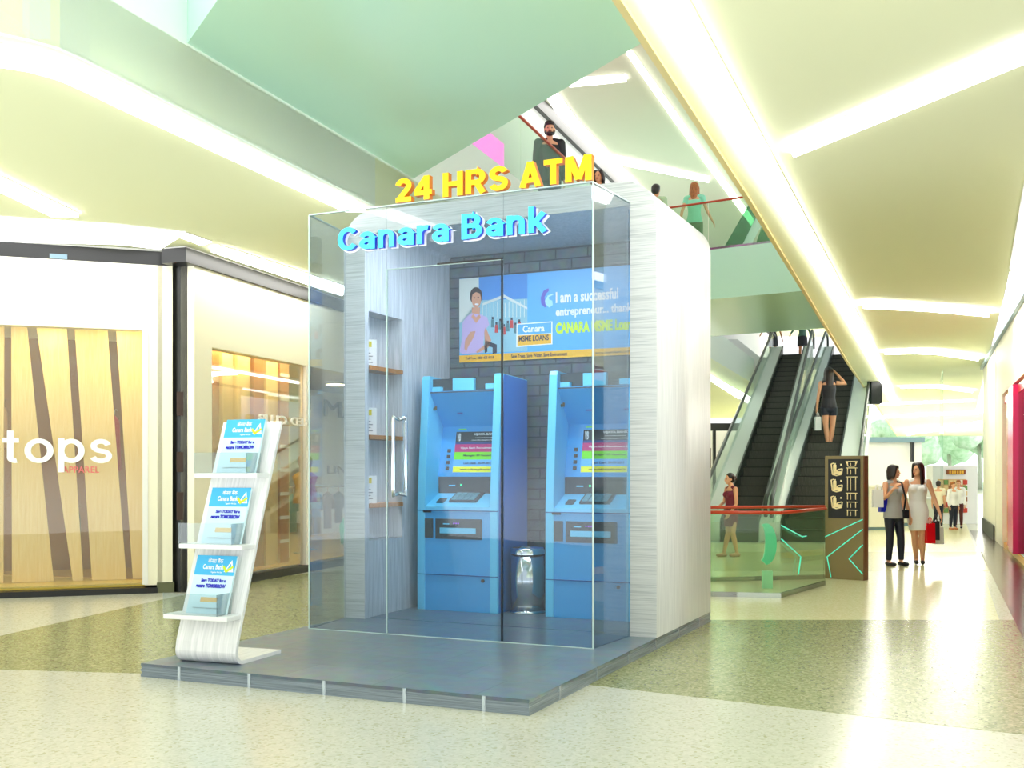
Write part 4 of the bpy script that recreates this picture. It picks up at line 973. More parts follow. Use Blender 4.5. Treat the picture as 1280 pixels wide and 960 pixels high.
def letter_sign(name, label, string, x0, x1, z0, hgt, depth, yy, bold, face, side, group, backing=None, parent_cat='sign'):
    t = thing(name, label, parent_cat, kloc(x0, yy, z0), -TH)
    stroke_letters(t, string, x1 - x0, 0, hgt, depth, .104 if string[0] == '2' else .088, [face, side], backing); return t
lx0, lx1 = ky(496, 240, gy)[0], ky(741, 215, gy)[0]
lz0 = GZ + .014; lh = ky(741, 197, gy)[2] - ky(741, 229, gy)[2]
letter_sign('booth_sign', 'yellow raised lettering 24 HRS ATM on top of the glass box', '24 HRS ATM', lx0, lx1, lz0, lh, .06, gy + .03, .02, M['yletter'], M['yside'], None)
cx0, cx1 = ky(427, 300, gy)[0], ky(688, 280, gy)[0]
cz0 = (ky(445, 316, gy)[2] + ky(670, 292, gy)[2]) / 2; ch_ = ky(670, 260, gy)[2] - ky(670, 292.5, gy)[2]
letter_sign('booth_sign', 'cyan raised lettering Canara Bank with white outline on the front glass', 'Canara Bank', cx0, cx1, cz0, ch_, .04, gy - .03, .022, M['cletter'], M['cside'], None, M['inkwhite'])
# fill lamp added to brighten the inside, hidden behind the booth's front fascia
t = thing('booth_fill_light', 'added slim fill lamp on the booth ceiling behind its front edge', 'ceiling light', kloc(xi0 + .45, BY + .08, ZC - .001), -TH)
b = BM(); bx(b, 0, xi1 - xi0 - .9, 0, .12, -.02, 0); obj('housing', b, M['white'], t)
b = BM(); bx(b, .01, xi1 - xi0 - .91, .006, .114, -.026, -.02); obj('diffuser', b, emit_mat('booth_fill_lens', (240, 246, 255), 60.0), t)
# ---- ATMs
a0 = kz(521, 761, T); a1 = kz(624, 766, T); a2 = kz(681, 771, T)
AW = a1[0] - a0[0]; AY = (a0[1] + a2[1]) / 2 - .02
AH = ky(526, 470, AY)[2] - T
AY = min(AY, YI - .95); 
print('ATM', a0, a1, a2, AW, AY, AH, YI)
def make_atm(label):
    t = thing('atm_machine', label, 'ATM', (0, 0, 0), -TH, 'blue ATMs in the booth')
    w, h = AW, AH; d = .74; fw = .095 * w
    zs = lambda v: (763 - v) / 293.0 * h
    xs = lambda u: (u - 521) / 103.0 * w
    prof = [(0, 0), (0, zs(638)), (.012, zs(610)), (.10, zs(475)), (.12, h), (d, h - .02), (d, 0)]
    def fin(x0, x1, nm):
        b = BM(); prism(b, [(x0, y, z) for y, z in prof], (x1 - x0, 0, 0)); return b
    # casing: two fins + side walls in one body part each
    b = fin(0, fw, 'l'); o = obj('side_fin', b, M['atmlight'], t, .006)
    b = fin(w - fw, w, 'r'); o = obj('side_fin', b, M['atmlight'], t, .006)
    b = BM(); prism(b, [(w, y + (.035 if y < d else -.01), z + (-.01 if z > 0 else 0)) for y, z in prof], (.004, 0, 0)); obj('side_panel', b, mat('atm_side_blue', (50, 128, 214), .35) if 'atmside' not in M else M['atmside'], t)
    # lower cabinet
    b = BM(); bx(b, fw, w - fw, .012, d - .02, 0, zs(640)); cab = obj('cabinet', b, M['atm'], t)
    b = BM(); bx(b, 0.0, w, -.002, .02, zs(719), zs(718)); bx(b, 0, w, -.002, .02, zs(639.5), zs(638.3)); obj('seam_line', b, M['atmseam'], cab)
    b = BM(); tube(b, [(xs(605.5), .014, zs(724)), (xs(605.5), -.004, zs(724))], [.017, .017], 16); obj('lock', b, flat('lock_brass', (92, 76, 60)), cab)
    b = BM(); bx(b, xs(531), xs(541.5), .0, .02, zs(673), zs(649)); obj('receipt_slot', b, M['atmdark'], cab)
    b = BM(); bx(b, xs(545), xs(604), .0, .02, zs(674), zs(649)); ds = obj('cash_dispenser', b, M['atmdark'], cab)
    b = BM(); bx(b, xs(551), xs(597), -.008, .02, zs(667), zs(660)); bx(b, xs(555), xs(563), -.004, .02, zs(656), zs(654.6)); obj('dispenser_shutter', b, M['atmlight'], t)
    b = BM()
    for uu in range(3): tube(b, [(xs(569 + uu * 3), .0, zs(654.5)), (xs(569 + uu * 3), -.006, zs(654.5))], [.007, .007], 8)
    obj('indicator_light', b, M['purple'], t)
    b = BM(); bx(b, xs(529), xs(539), -.004, .02, zs(641.5), zs(639)); obj('badge', b, M['black'], t)
    # interior recess: shelf, card face, screen panel, hood
    i0, i1 = fw, w - fw
    ysf = .06; yc = .30; yt = .40
    b = BM(); prism(b, [(i0, .012, zs(640)), (i0, .012, zs(634)), (i0, yc, zs(618)), (i0, yc, zs(640))], (i1 - i0, 0, 0)); sh = obj('keypad_shelf', b, M['atmlight'], t)
    b = BM(); prism(b, [(i0, yc, zs(618)), (i0, yc, zs(597)), (i0, yc + .1, zs(597)), (i0, yc + .1, zs(618))], (i1 - i0, 0, 0)); obj('card_face', b, M['atmdark'], t)
    sp0, sp1 = Vector((0, yc - .01, zs(597))), Vector((0, yt, zs(533)))
    b = BM(); prism(b, [(i0, sp0.y, sp0.z), (i0, sp1.y, sp1.z), (i0, sp1.y + .1, sp1.z), (i0, sp0.y + .1, sp0.z)], (i1 - i0, 0, 0)); sc_ = obj('screen_surround', b, M['atm'], t)
    hp1 = Vector((0, .125, zs(492)))
    b = BM(); prism(b, [(i0, sp1.y, sp1.z), (i0, hp1.y, hp1.z), (i0, hp1.y, hp1.z + .02), (i0, d - .05, hp1.z + .02), (i0, d - .05, sp1.z)], (i1 - i0, 0, 0)); hood = obj('hood', b, M['atm'], t)
    b = BM(); bx(b, i0, i1, hp1.y + .05, d - .05, hp1.z + .02, h - .03); bx(b, i0, i1, hp1.y - .002, hp1.y + .05, hp1.z + .002, hp1.z + .014); md = obj('marquee_band', b, M['atmdark'], t)
    b = BM()
    for (u0, u1, v0, v1) in ((533, 544.5, 484, 490), (560, 587, 474, 489), (602, 613, 482, 488.5)):
        bx(b, xs(u0), xs(u1), hp1.y - .0, hp1.y + .05, zs(v1) , zs(v0))
    obj('marquee_block', b, M['atmlight'], t)
    b = BM(); bx(b, xs(534.5), xs(536.5), .16, .17, zs(513), zs(508)); tube(b, [(fw, .2, zs(511)), (fw + .012, .2, zs(511))], [.016, .016], 10); obj('camera_lens', b, flat('lens_bronze', (90, 80, 40)), hood)
    b = BM(); hm = sp1.lerp(hp1, .4); 
    for x in (xs(560), xs(605)): bx(b, x - .03, x + .03, hm.y - .006, hm.y + .01, hm.z - .01, hm.z + .015)
    obj('vent', b, flat('vent_blue', (70, 110, 190)), hood)
    # screen on tilted panel : local frame x right, up along panel
    upv = (sp1 - sp0); Lp = upv.length; upv.normalize(); nrm = Vector((0, -upv.z, upv.y))
    M4 = Matrix(((1, 0, 0, 0), (0, -nrm.y, upv.y, sp0.y), (0, -nrm.z, upv.z, sp0.z), (0, 0, 0, 1)))
    # matrix maps (x, y(depth into), z(up panel))
    def pz(v): return (597 - v) / 64.0 * Lp
    scx0, scx1 = xs(550), xs(611.5)
    b = BM(); bx(b, scx0 - .006, scx1, -.006, 0, pz(592), pz(540), 0, M4); scr = obj('screen', b, M['screenblue'], t)
    bars = [(540, 553, 'atmdark'), (553, 556, 'navy'), (556, 566, 'magenta'), (566, 575.5, 'green'), (584.5, 591.5, 'yellow')]
    b = BM(); ms = []
    for i, (v0, v1, mm) in enumerate(bars): bx(b, scx0, scx1 - .002, -.009, -.006, pz(v1), pz(v0), i, M4); ms.append(M[mm])
    obj('screen_banner', b, ms, scr)
    b = BM(); ww = scx1 - scx0
    def tx(s_, fx0, fx1, v0, v1, mi, bold=.02): text_bm(s_, (fx1 - fx0) * ww, pz(v0) - pz(v1), .002, bold, bm=b, at=(scx0 + fx0 * ww, -.010, pz(v1)), M4=M4, mi=mi)
    tx('VIJAYA BANK', .38, .86, 542, 545.5, 0, .05); tx('A Govt of India Undertaking', .42, .82, 547.2, 548.6, 0); tx('Head Office Bangalore 560 001', .35, .88, 550.2, 551.8, 0)
    tx('VB', .03, .11, 542, 552, 0, .05); tx('Vijaya Bank Recruitment 2013', .12, .97, 559.5, 562.5, 0); tx('Manager: 89 Vacancies', .2, .85, 569, 572.3, 1); tx('Last Date: 20-09-2013', .22, .82, 578.5, 581.5, 1); tx('www.onlineapplication.in', .15, .85, 586.7, 589.8, 1)
    obj('screen_text', b, [M['inkwhite'], M['inkdark']], scr)
    b = BM(); bx(b, scx0 + .02, scx0 + .11, -.003, 0, pz(537.2), pz(536), 0, M4); obj('green_label', b, M['green'], sc_)
    b = BM()
    for k, v in enumerate((564, 571.5, 579, 586.5)): bx(b, xs(540.5), xs(544.5), -.012, 0, pz(v + 2), pz(v - 2), 0, M4)
    obj('side_button', b, flat('button_brown', (84, 70, 56)), sc_)
    # keypad on the shelf
    sv = Vector((0, yc, zs(618))) - Vector((0, .012, zs(634))); sl = sv.length; sv.normalize(); sn = Vector((0, -sv.z, sv.y))
    K4 = Matrix(((1, 0, 0, 0), (0, sv.y, sn.y, .012), (0, sv.z, sn.z, zs(634)), (0, 0, 0, 1)))
    b = BM(); bx(b, xs(557), xs(592), sl * .3, sl * .98, 0, .022, 0, K4); kp_ = obj('keypad', b, M['atmdark'], t)
    b = BM()
    for r_ in range(4):
        for c_ in range(4):
            x = xs(559.5) + c_ * xs(521 + 7.6); y = sl * (.36 + r_ * .13); bx(b, x, x + xs(521 + 6.2), y, y + sl * .1, .022, .032, 0, K4)
    obj('key', b, M['key'], kp_)
    b = BM(); bx(b, xs(541), xs(550), sl * .25, sl * .55, 0, .012, 0, K4); obj('biometric_pad', b, M['atmdark'], t)
    b = BM(); bx(b, xs(545), xs(553), yc - .008, yc, zs(609), zs(607.5)); obj('card_slot', b, M['atmlight'], t)
    b = BM(); bx(b, xs(560), xs(562), yc - .008, yc, zs(609), zs(606.5)); obj('led', b, M['ledgreen'], t)
    return t
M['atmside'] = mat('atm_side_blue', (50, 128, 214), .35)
atm = make_atm('blue ATM at the left, beside the niche wall')
atm.location = kloc(a0[0], AY, T + .001)
x2 = ky(681.5, 700, AY)[0]
x1_ = ky(521.5, 740, AY)[0]; atm.location = kloc(x1_, AY, T + .005)
# the second machine stands far enough left of the right wall
x2 = min(x2, xi1 - AW - .01)
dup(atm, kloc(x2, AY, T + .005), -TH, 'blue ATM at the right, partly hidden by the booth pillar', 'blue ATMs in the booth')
# ---- bin
br = kz(652, 768, T); rb0 = (675 - 630) / 2 / F * (F * (H - T) / (768 - HOR))
bh = (768 - 684) / F * (F * (H - T) / (768 - HOR)) * 0.97
t = thing('waste_bin', 'round brushed steel waste bin between the two ATMs', 'bin', kloc(br[0], br[1] + rb0 * .9, T + .005), 0)
r_ = rb0
b = BM(); tube(b, [(0, 0, .03), (0, 0, bh - .06)], [r_ * .97, r_ * .97], 40); obj('body', b, M['steel'], t)
b = BM(); tube(b, [(0, 0, 0), (0, 0, .012), (0, 0, .03)], [r_ * 1.06, r_ * 1.06, r_ * .98], 40); obj('base_ring', b, M['chrome'], t)
b = BM()
N = 40
for (ra1, rb1, z0, z1) in ((r_ * 1.0, r_ * .9, bh - .06, bh),):
    ring = []
    for (rr, z) in ((ra1, z0), (ra1, z1), (rb1, z1), (rb1, z0 - .1)): ring.append([b.verts.new((rr * math.cos(2 * PI * k / N), rr * math.sin(2 * PI * k / N), z)) for k in range(N)])
    for i in range(3):
        for k in range(N): f = b.faces.new((ring[i][k], ring[i][(k + 1) % N], ring[i + 1][(k + 1) % N], ring[i + 1][k])); f.smooth = True
obj('rim', b, M['chrome'], t)
# ---- advertising poster on the brick wall
PY = YI - .024
p0 = ky(575, 453.5, PY); p1 = ky(575, 349, PY); pr = ky(787, 441, PY)
px0 = p0[0]; pz0 = p0[2]; pz1 = p1[2]; PW = (pr[0] - px0) * 1.13; PH = pz1 - pz0
PW = min(PW, xi1 - px0 - .02)
uvW = (pr[0] - px0)
t = thing('wall_poster', 'wide blue loan advertisement on the grey brick wall above the ATMs', 'poster', kloc(px0, PY, pz0), -TH)
b = BM(); bx(b, 0, PW, -.015, 0, 0, PH); obj('panel', b, M['poster'], t)
def PX(f): return f * uvW
def PZ(f): return f * PH
def poly(b, pts, y, mi=0): prism(b, [(PX(x), y, PZ(z)) for x, z in pts], (0, -.0012, 0), mi)
# fractions from the enlarged crop (x: 57..1225 ; z: bottom 716 -> top 130 at the left)
def cf(x, y):  # crop pixel -> fractions with slope removed
    fx = (x - 57) / 1168.0
    top = 130 - 88 * fx; bot = 716 - 50 * fx
    return fx, (bot - y) / (bot - top)
def cp(b, pts, y, mi=0): poly(b, [cf(*p) for p in pts], y, mi)
b = BM(); poly(b, [(0, 0), (PW / uvW, 0), (PW / uvW, .085), (0, .085)], -.0155); obj('amber_footer', b, M['pamber'], t)
photo_m = ramp_mat('poster_photo_scene', 'noise', 9, [(0.3, (60, 120, 170)), (0.45, (120, 190, 200)), (0.6, (200, 220, 220)), (0.7, (150, 90, 80))], .4, .4)
b = BM()
cp(b, [(57, 440), (57, 132), (200, 120), (200, 430)], -.0155, 0)         # white wall
cp(b, [(200, 280), (200, 120), (545, 97), (545, 270)], -.0155, 1)        # sky
cp(b, [(60, 655), (57, 440), (200, 280), (545, 270), (545, 636)], -.0155, 2)
cp(b, [(230, 300), (380, 240), (545, 330), (545, 345), (380, 262), (230, 315)], -.0165, 0)
for k in range(12): x = 225 + k * 27; cp(b, [(x, 400), (x, 300 - (k % 3) * 12), (x + 4, 300 - (k % 3) * 12), (x + 4, 400)], -.0168, 0)
for k in range(9):
    x = 300 + k * 27; y0 = 400 + (k * 37) % 60; cp(b, [(x - 12, y0 + 70), (x - 10, y0 + 15), (x + 10, y0 + 15), (x + 12, y0 + 70)], -.0172, 3 if k % 2 else 4)
    cp(b, [(x - 7, y0 + 14), (x - 7, y0 - 4), (x + 7, y0 - 4), (x + 7, y0 + 14)], -.0174, 5)
obj('printed_photo', b, [flat('poster_pale', (214, 222, 214)), flat('poster_sky', (70, 140, 214)), flat('poster_haze', (140, 190, 206)), flat('poster_red', (190, 60, 60)), flat('poster_teal', (70, 120, 130)), M['inkdark']], t)
# printed woman in a lilac shirt
b = BM()
def circ(cx_, cy_, rx, ry, y, mi, n=20): cp(b, [(cx_ + rx * math.cos(2 * PI * k / n), cy_ + ry * math.sin(2 * PI * k / n)) for k in range(n)], y, mi)
circ(180, 250, 45, 62, -.0180, 1)
cp(b, [(150, 330), (150, 395), (205, 400), (210, 330)], -.0182, 0)
cp(b, [(60, 640), (75, 560), (80, 440), (110, 395), (150, 370), (215, 380), (262, 400), (276, 450), (240, 500), (235, 560), (230, 645), (80, 655)], -.0186, 2)
circ(183, 275, 34, 58, -.0190, 0)
cp(b, [(140, 270), (145, 215), (180, 195), (220, 215), (228, 290), (215, 235), (180, 222), (152, 240)], -.0194, 1)
cp(b, [(250, 470), (290, 560), (270, 610), (190, 650), (180, 640), (245, 590), (240, 500)], -.0190, 0)
cp(b, [(95, 620), (100, 560), (140, 500), (178, 495), (160, 545), (120, 610), (110, 640)], -.0190, 0)
cp(b, [(160, 375), (180, 400), (205, 378), (215, 400), (182, 440), (145, 395)], -.0192, 0)
circ(170, 262, 5, 4, -.0196, 3); circ(197, 260, 5, 4, -.0196, 3); circ(186, 308, 14, 6, -.0196, 4)
cp(b, [(240, 600), (250, 560), (330, 590), (330, 650), (300, 655), (300, 610), (262, 600), (262, 640), (245, 650)], -.0190, 3)
obj('printed_woman', b, [flat('print_skin', (206, 150, 120)), flat('print_hair', (50, 36, 40)), flat('print_lilac', (190, 170, 214)), M['inkdark'], M['inkwhite']], t)
# box 'Canara / MSME LOANS'
b = BM(); cp(b, [(468, 608), (470, 446), (718, 430), (718, 590)], -.0180, 0); cp(b, [(476, 524), (477, 452), (711, 437), (711, 512)], -.0190, 1); cp(b, [(476, 600), (476, 528), (711, 516), (711, 584)], -.0190, 2)
obj('loan_badge', b, [M['inkwhite'], M['poster'], M['pamber']], t)
def ct(s_, x0, x1, yb_, yt_, mi, bold=.02, yy=-.020):
    f0 = cf(x0, yb_); f1 = cf(x0, yt_); f2 = cf(x1, yb_)
    text_bm(s_, PX(f2[0] - f0[0]), PZ(f1[1] - f0[1]), .0015, bold, bm=bt, at=(PX(f0[0]), yy, PZ(f0[1])), mi=mi)
bt = BM()
ct('Canara', 514, 664, 507, 460, 0, .02); ct('MSME LOANS', 486, 694, 572, 532, 1, .03)
ct('I am a successful', 741, 1156, 304, 225, 0, .03, -.018); ct('entrepreneur... thanks', 741, 1262, 412, 335, 0, .03, -.018); ct('CANARA MSME Loans', 741, 1262, 518, 440, 2, .05, -.018)
ct('Toll Free: 1800 425 0018', 104, 308, 696, 678, 1, .02, -.018); ct('Save Trees. Save Water. Save Environment', 432, 818, 686, 660, 1, .02, -.018); ct('www.canarabank.com', 1003, 1230, 660, 642, 1, .02, -.018)
obj('lettering', bt, [M['inkwhite'], M['inkdark'], M['inklime']], t)
bt = BM()
b = bt
for cx_, rx, mi in ((668, 30, 0), (697, 26, 1)):
    pts = [(cx_ + 22, 198 if mi == 0 else 236), (cx_ - 10, 215 if mi == 0 else 250), (cx_ - 30, 262 if mi == 0 else 285), (cx_ - 26, 310), (cx_, 334), (cx_ + 24, 315), (cx_ + 20, 285), (cx_, 278), (cx_ - 4, 262), (cx_ + 8, 235 if mi == 0 else 255), (cx_ + 28, 215 if mi == 0 else 245)]
    cp(b, pts, -.0180 - .001 * mi, mi)
obj('quote_mark', bt, [flat('quote_violet', (90, 90, 190)), flat('quote_cyan', (170, 226, 240))], t)
# ------------------------------------------------------------------ LEAFLET STAND
S0 = G(217, 828, T); S1 = G(300, 831, T)
sang = -0.35
sr = Vector((math.cos(sang), math.sin(sang), 0)); sb = Vector((-math.sin(sang), math.cos(sang), 0))
SW = (S1 - S0).length * 1.0
base = S0 + sb * 0.02
stand = thing('leaflet_stand', 'white curved leaflet stand with three shelves on the platform corner', 'leaflet stand', base, sang)
hS = 1.555 * K; lean = .52 * K; foot = .52 * K
prof = [(foot, 0), (.3 * foot, 0)]
Rr = .09
for k in range(9):
    a = -PI / 2 - k * (PI * .5) / 8; prof.append((Rr + Rr * math.cos(a) + 0.0, Rr + Rr * math.sin(a)))
prof.append((.012, .16)); prof.append((lean * .5, hS * .55)); prof.append((lean, hS))
th_ = .028
b = BM(); n = len(prof)
def offp(i):
    p = Vector(prof[i]); a = Vector(prof[max(i - 1, 0)]); c = Vector(prof[min(i + 1, n - 1)]); d = (c - a).normalized(); return p + Vector((d.y, -d.x)) * -0.0 + Vector((d.y, -d.x)) * th_
inner = [offp(i) for i in range(n)]
poly_ = [(0, p[0], p[1]) for p in prof] + [(0, q.x, q.y) for q in reversed(inner)]
# make strips instead of one concave face
for i in range(n - 1):
    q = [(0, *prof[i]), (0, *prof[i + 1]), (0, inner[i + 1].x, inner[i + 1].y), (0, inner[i].x, inner[i].y)]
    prism(b, q, (SW, 0, 0))
bmesh.ops.remove_doubles(b, verts=b.verts, dist=1e-5)
for v in b.verts: v.co.z = max(v.co.z, 0.0)
obj('curved_panel', b, ramp_mat('stand_white_grain', 'noise', 5, [(0.3, (224, 226, 226)), (0.7, (250, 250, 250))], .35, .4, (12, 1, .6)), stand)
def sy(z): return .012 + (lean - .012) * max(0, (z - .16)) / (hS - .16)
def seen_z(v, y): return H + (HOR - v) / F * y - T
slope = math.atan2(lean - .012, hS - .16)
lf_labels = ['topmost blue and white savings leaflet pile on the leaflet stand', 'middle blue and white savings leaflet pile on the leaflet stand', 'lowest blue and white savings leaflet pile on the leaflet stand']
for i, v in enumerate((597, 683, 767)):
    z = seen_z(v, base.y + .2 + .1 * (2 - i))
    y = sy(z); dsh = .17
    b = BM(); bx(b, -.035, SW - .005, y - dsh, y + .01, z, z + .035); sh = obj('shelf', b, M['lace'], stand, .005)
    b = BM(); bx(b, -.035, SW - .09, y - dsh, y - dsh + .006, z + .035, z + .19); prism(b, [(SW - .09, y - dsh, z + .035), (SW - .09, y, z + .035), (SW - .09, y + .02, z + .19), (SW - .09, y - dsh, z + .19)], (-.006, 0, 0)); obj('acrylic_front', b, M['acrylic'], sh)
    # leaflet pile leaning on the panel
    lw_, lh_ = SW * .66, .44
    yb_ = y - .05; zb2 = z + .036
    lp = base + sr * (SW * .17) + sb * (yb_ - .02) + Vector((0, 0, zb2))
    t = thing('leaflet_pile', lf_labels[i], 'leaflets', lp, sang, 'leaflets on the leaflet stand')
    R4 = Matrix.Rotation(-slope * 1.0, 4, 'X')
    b = BM(); bx(b, 0, lw_, 0, .02, 0, lh_, 0, R4); pg = obj('paper', b, mat('leaflet_paper', (206, 236, 246), .4) if 'lpaper' not in M else M['lpaper'], t)
    if 'lpaper' not in M: M['lpaper'] = pg.data.materials[0]
    b = BM(); bx(b, 0, lw_, -.002, 0, lh_ * .66, lh_, 0, R4); obj('blue_header', b, flat('leaflet_blue', (64, 180, 232)), pg)
    bt = BM()
    def lt(s_, x0, x1, z0, z1, mi, bold=.02): text_bm(s_, (x1 - x0) * lw_, (z1 - z0) * lh_, .001, bold, bm=bt, at=(x0 * lw_, -.003, z0 * lh_), M4=R4, mi=mi)
    lt('\u0915\u0947\u0928\u0930\u093e \u092c\u0948\u0902\u0915', .3, .68, .87, .96, 0, .01); lt('Canara Bank', .2, .72, .76, .845, 0, .02); lt('Together We Can', .42, .7, .69, .725, 0, .01)
    obj('header_text', bt, M['inkwhite'], pg); bt = BM()
    lt('Save TODAY for a', .22, .84, .54, .60, 1, .05); lt('secure TOMORROW', .12, .86, .44, .51, 1, .06)
    obj('slogan_text', bt, [M['inkwhite'], M['inkblue']], pg); bt = BM()
    lt('Canara Bank deposit schemes', .15, .85, .08, .11, 0, .01); obj('footnote_text', bt, flat('grey_print', (150, 156, 160)), pg)
    b = BM(); bx(b, .3 * lw_, .72 * lw_, -.002, 0, .2 * lh_, .28 * lh_, 0, R4); obj('gold_strip', b, flat('leaflet_gold', (226, 190, 120)), pg)
    b = BM()
    def tri(pts, mi, yy):
        vs = [R4 @ Vector((x * lw_, yy, z_ * lh_)) for x, z_ in pts]; prism(b, vs, R4.to_3x3() @ Vector((0, -.0008, 0)), mi)
    tri([(.74, .72), (.98, .72), (.9, .93)], 0, -.003); tri([(.8, .75), (.93, .75), (.89, .87)], 1, -.004); tri([(.7, .8), (.8, .7), (.97, .8), (.95, .83), (.81, .76), (.73, .83)], 2, -.005)
    obj('triangle_emblem', b, [M['inkwhite'], flat('leaflet_blue', (64, 180, 232)), M['inklime']], pg)
# ------------------------------------------------------------------ PEOPLE
def remesh(bm, voxel, smooth=2):
    me = finish(bm, [], 'tmp'); o = bpy.data.objects.new('tmp', me); C.objects.link(o)
    r = o.modifiers.new('r', 'REMESH'); r.mode = 'VOXEL'; r.voxel_size = voxel; r.use_smooth_shade = True
    s = o.modifiers.new('s', 'SMOOTH'); s.factor = .5; s.iterations = smooth
    dg = bpy.context.evaluated_depsgraph_get(); dg.update()
    m2 = bpy.data.meshes.new_from_object(o.evaluated_get(dg)); bpy.data.objects.remove(o); bpy.data.meshes.remove(me)
    for p in m2.polygons: p.use_smooth = True
    return m2
STD = dict(pel=(0, 0, .53), wai=(0, 0, .62), che=(0, .0, .73), shc=(0, .005, .81), nek=(0, .0, .855), hed=(0, -.008, .928),
           shR=(-.098, 0, .81), elR=(-.12, .01, .63), wrR=(-.125, -.03, .485), shL=(.098, 0, .81), elL=(.12, .01, .63), wrL=(.125, -.03, .485),
           hiR=(-.05, 0, .51), knR=(-.052, -.01, .28), anR=(-.055, .01, .045), hiL=(.05, 0, .51), knL=(.052, -.01, .28), anL=(.055, .01, .045))
def person(label, loc, h, face, outfit, pose=None, female=True, head_yaw=0.0, voxel=.011, group=None, skin='skin', upper_only=False):
    J = dict(STD); J.update(pose or {})
    J = {k: Vector(v) * h for k, v in J.items()}
    t = thing('person', label, 'person', loc, face, group)
    fm = .92 if female else 1.06
    b = BM()
    sx = (J['shL'] - J['shR']).normalized()
    def T_(names, rad, side=None, n=12, dome=True): tube(b, [J[k] if isinstance(k, str) else k for k in names], [tuple(q * h for q in r) if isinstance(r, tuple) else r * h for r in rad], n, side=side, dome=dome)
    low = J['pel'] - Vector((0, 0, .04 * h))
    T_([low, 'pel', 'wai', J['wai'].lerp(J['che'], .5), 'che', 'shc', J['shc'].lerp(J['nek'], .6)], [(.088, .062), (.094 if female else .088, .066), (.068 * (1 if female else 1.15), .052), (.076 * fm, .058), (.088 * fm, .064), (.086 * fm, .05), (.038, .034)], side=sx, n=16)
    if female:
        for s in (-1, 1): ball(b, J['che'] + sx * (s * .04 * h) + Vector((0, -.045 * h, .01 * h)), .034 * h)
    T_([J['shc'], 'nek', J['hed'] - Vector((0, 0, .03 * h))], [.034, .028, .028])
    Rh = Matrix.Rotation(head_yaw, 3, 'Z'); hc = J['hed']
    def HB(off, r): ball(b, hc + Rh @ (Vector(off) * h), tuple(q * h for q in r), 2)
    HB((0, .008, .014), (.045, .054, .052)); HB((0, -.012, -.022), (.034, .038, .042)); HB((0, -.03, -.046), (.018, .018, .014))
    HB((0, -.054, -.014), (.0075, .012, .011)); HB((0, -.047, 0.004), (.006, .01, .018)); HB((-.045, .004, -.006), (.006, .012, .016)); HB((.045, .004, -.006), (.006, .012, .016))
    for s in 'RL':
        T_(['sh' + s, J['sh' + s].lerp(J['el' + s], .4), 'el' + s, J['el' + s].lerp(J['wr' + s], .3), 'wr' + s], [.03 * fm, .026 * fm, .021 * fm, .021 * fm, .0145 * fm])
        # hand: palm, four fingers, thumb
        wr, el = J['wr' + s], J['el' + s]; d = (wr - el).normalized(); 
        sd_ = Vector((0, 1, 0)) - d * d.y
        if sd_.length < .2: sd_ = Vector((1, 0, 0)) - d * d.x
        sd_.normalize(); nn = d.cross(sd_)
        inw = 1 if s == 'R' else -1
        if nn.x * inw < 0: nn = -nn
        tube(b, [wr, wr + d * .022 * h, wr + d * .048 * h], [(.013 * h, .011 * h), (.02 * h, .010 * h), (.022 * h, .009 * h)], 10, side=sd_, dome=True)
        for k, (o_, ln) in enumerate(((-.018, .042), (-.006, .047), (.006, .044), (.018, .036))):
            p0 = wr + d * .046 * h + sd_ * o_ * h; p1 = p0 + (d * .5 * ln + nn * .006) * h; p2 = p0 + (d * .9 * ln + nn * .022) * h
            tube(b, [p0, p1, p2], [.0056 * h, .0052 * h, .0046 * h], 8, dome=True)
        p0 = wr + d * .02 * h - sd_ * .016 * h; tube(b, [p0, p0 + (d * .016 - sd_ * .016 + nn * .008) * h, p0 + (d * .034 - sd_ * .02 + nn * .016) * h], [.0066 * h, .006 * h, .005 * h], 8, dome=True)
    for s in 'RL':
        hp, kn, an = J['hi' + s], J['kn' + s], J['an' + s]
        T_([hp, hp.lerp(kn, .4), kn, kn.lerp(an, .3), an], [.05, .044, .031, .032, .019])
        ff = J.get('ft' + s, an + Vector((0, -.085, -.024)) * h)
        hl = an + Vector((0, .02, -.022)) * h if 'ft' + s not in J else an + Vector((0, 0.015, -.012)) * h
        T_([hl, an.lerp(ff, .5) + Vector((0, 0, -.008 * h)), ff], [.019, .02, .014])
    body = obj('body', remesh(b, voxel), None, t); body.data.materials.append(M[skin])
    # eyes and mouth
    b = BM()
    for s in (-1, 1): ball(b, hc + Rh @ (Vector((s * .018, -.044, .0)) * h), .0055 * h, 1)
    obj('eyes', b, M['hair'], body)
    b = BM(); ball(b, hc + Rh @ (Vector((0, -.048, -.032)) * h), (.012 * h, .005 * h, .004 * h), 1); obj('mouth', b, flat('lips', (190, 60, 60)), body)
    # hair
    hr = outfit.get('hair', 'short'); hm = M[outfit.get('hairmat', 'hair')]
    b = BM()
    def hb(off, r): ball(b, hc + Rh @ (Vector(off) * h), tuple(q * h for q in r), 3)
    hb((0, .018, .024), (.052, .054, .054)); hb((0, .028, .0), (.05, .046, .05))
    def ht(pts, rad): tube(b, [hc + Rh @ (Vector(p) * h) for p in pts], [tuple(q * h for q in r) for r in rad], 12, side=Rh @ Vector((1, 0, 0)), dome=True)
    if hr in ('long', 'bob'):
        L_ = -.16 if hr == 'long' else -.065
        if outfit.get('hairlen'): L_ = outfit['hairlen']
        ht([(0, .03, .02), (0, .045, L_ * .5), (0, .048, L_)], [(.052, .04), (.05, .03), (.036 if hr == 'long' else .046, .022)])
        for s in (-1, 1): ht([(s * .03, -.012, .055), (s * .049, .0, .0), (s * .05, .008, L_ * .6), (s * .04, .012, L_ * .9)], [(.016, .03), (.012, .03), (.014, .028), (.01, .02)])
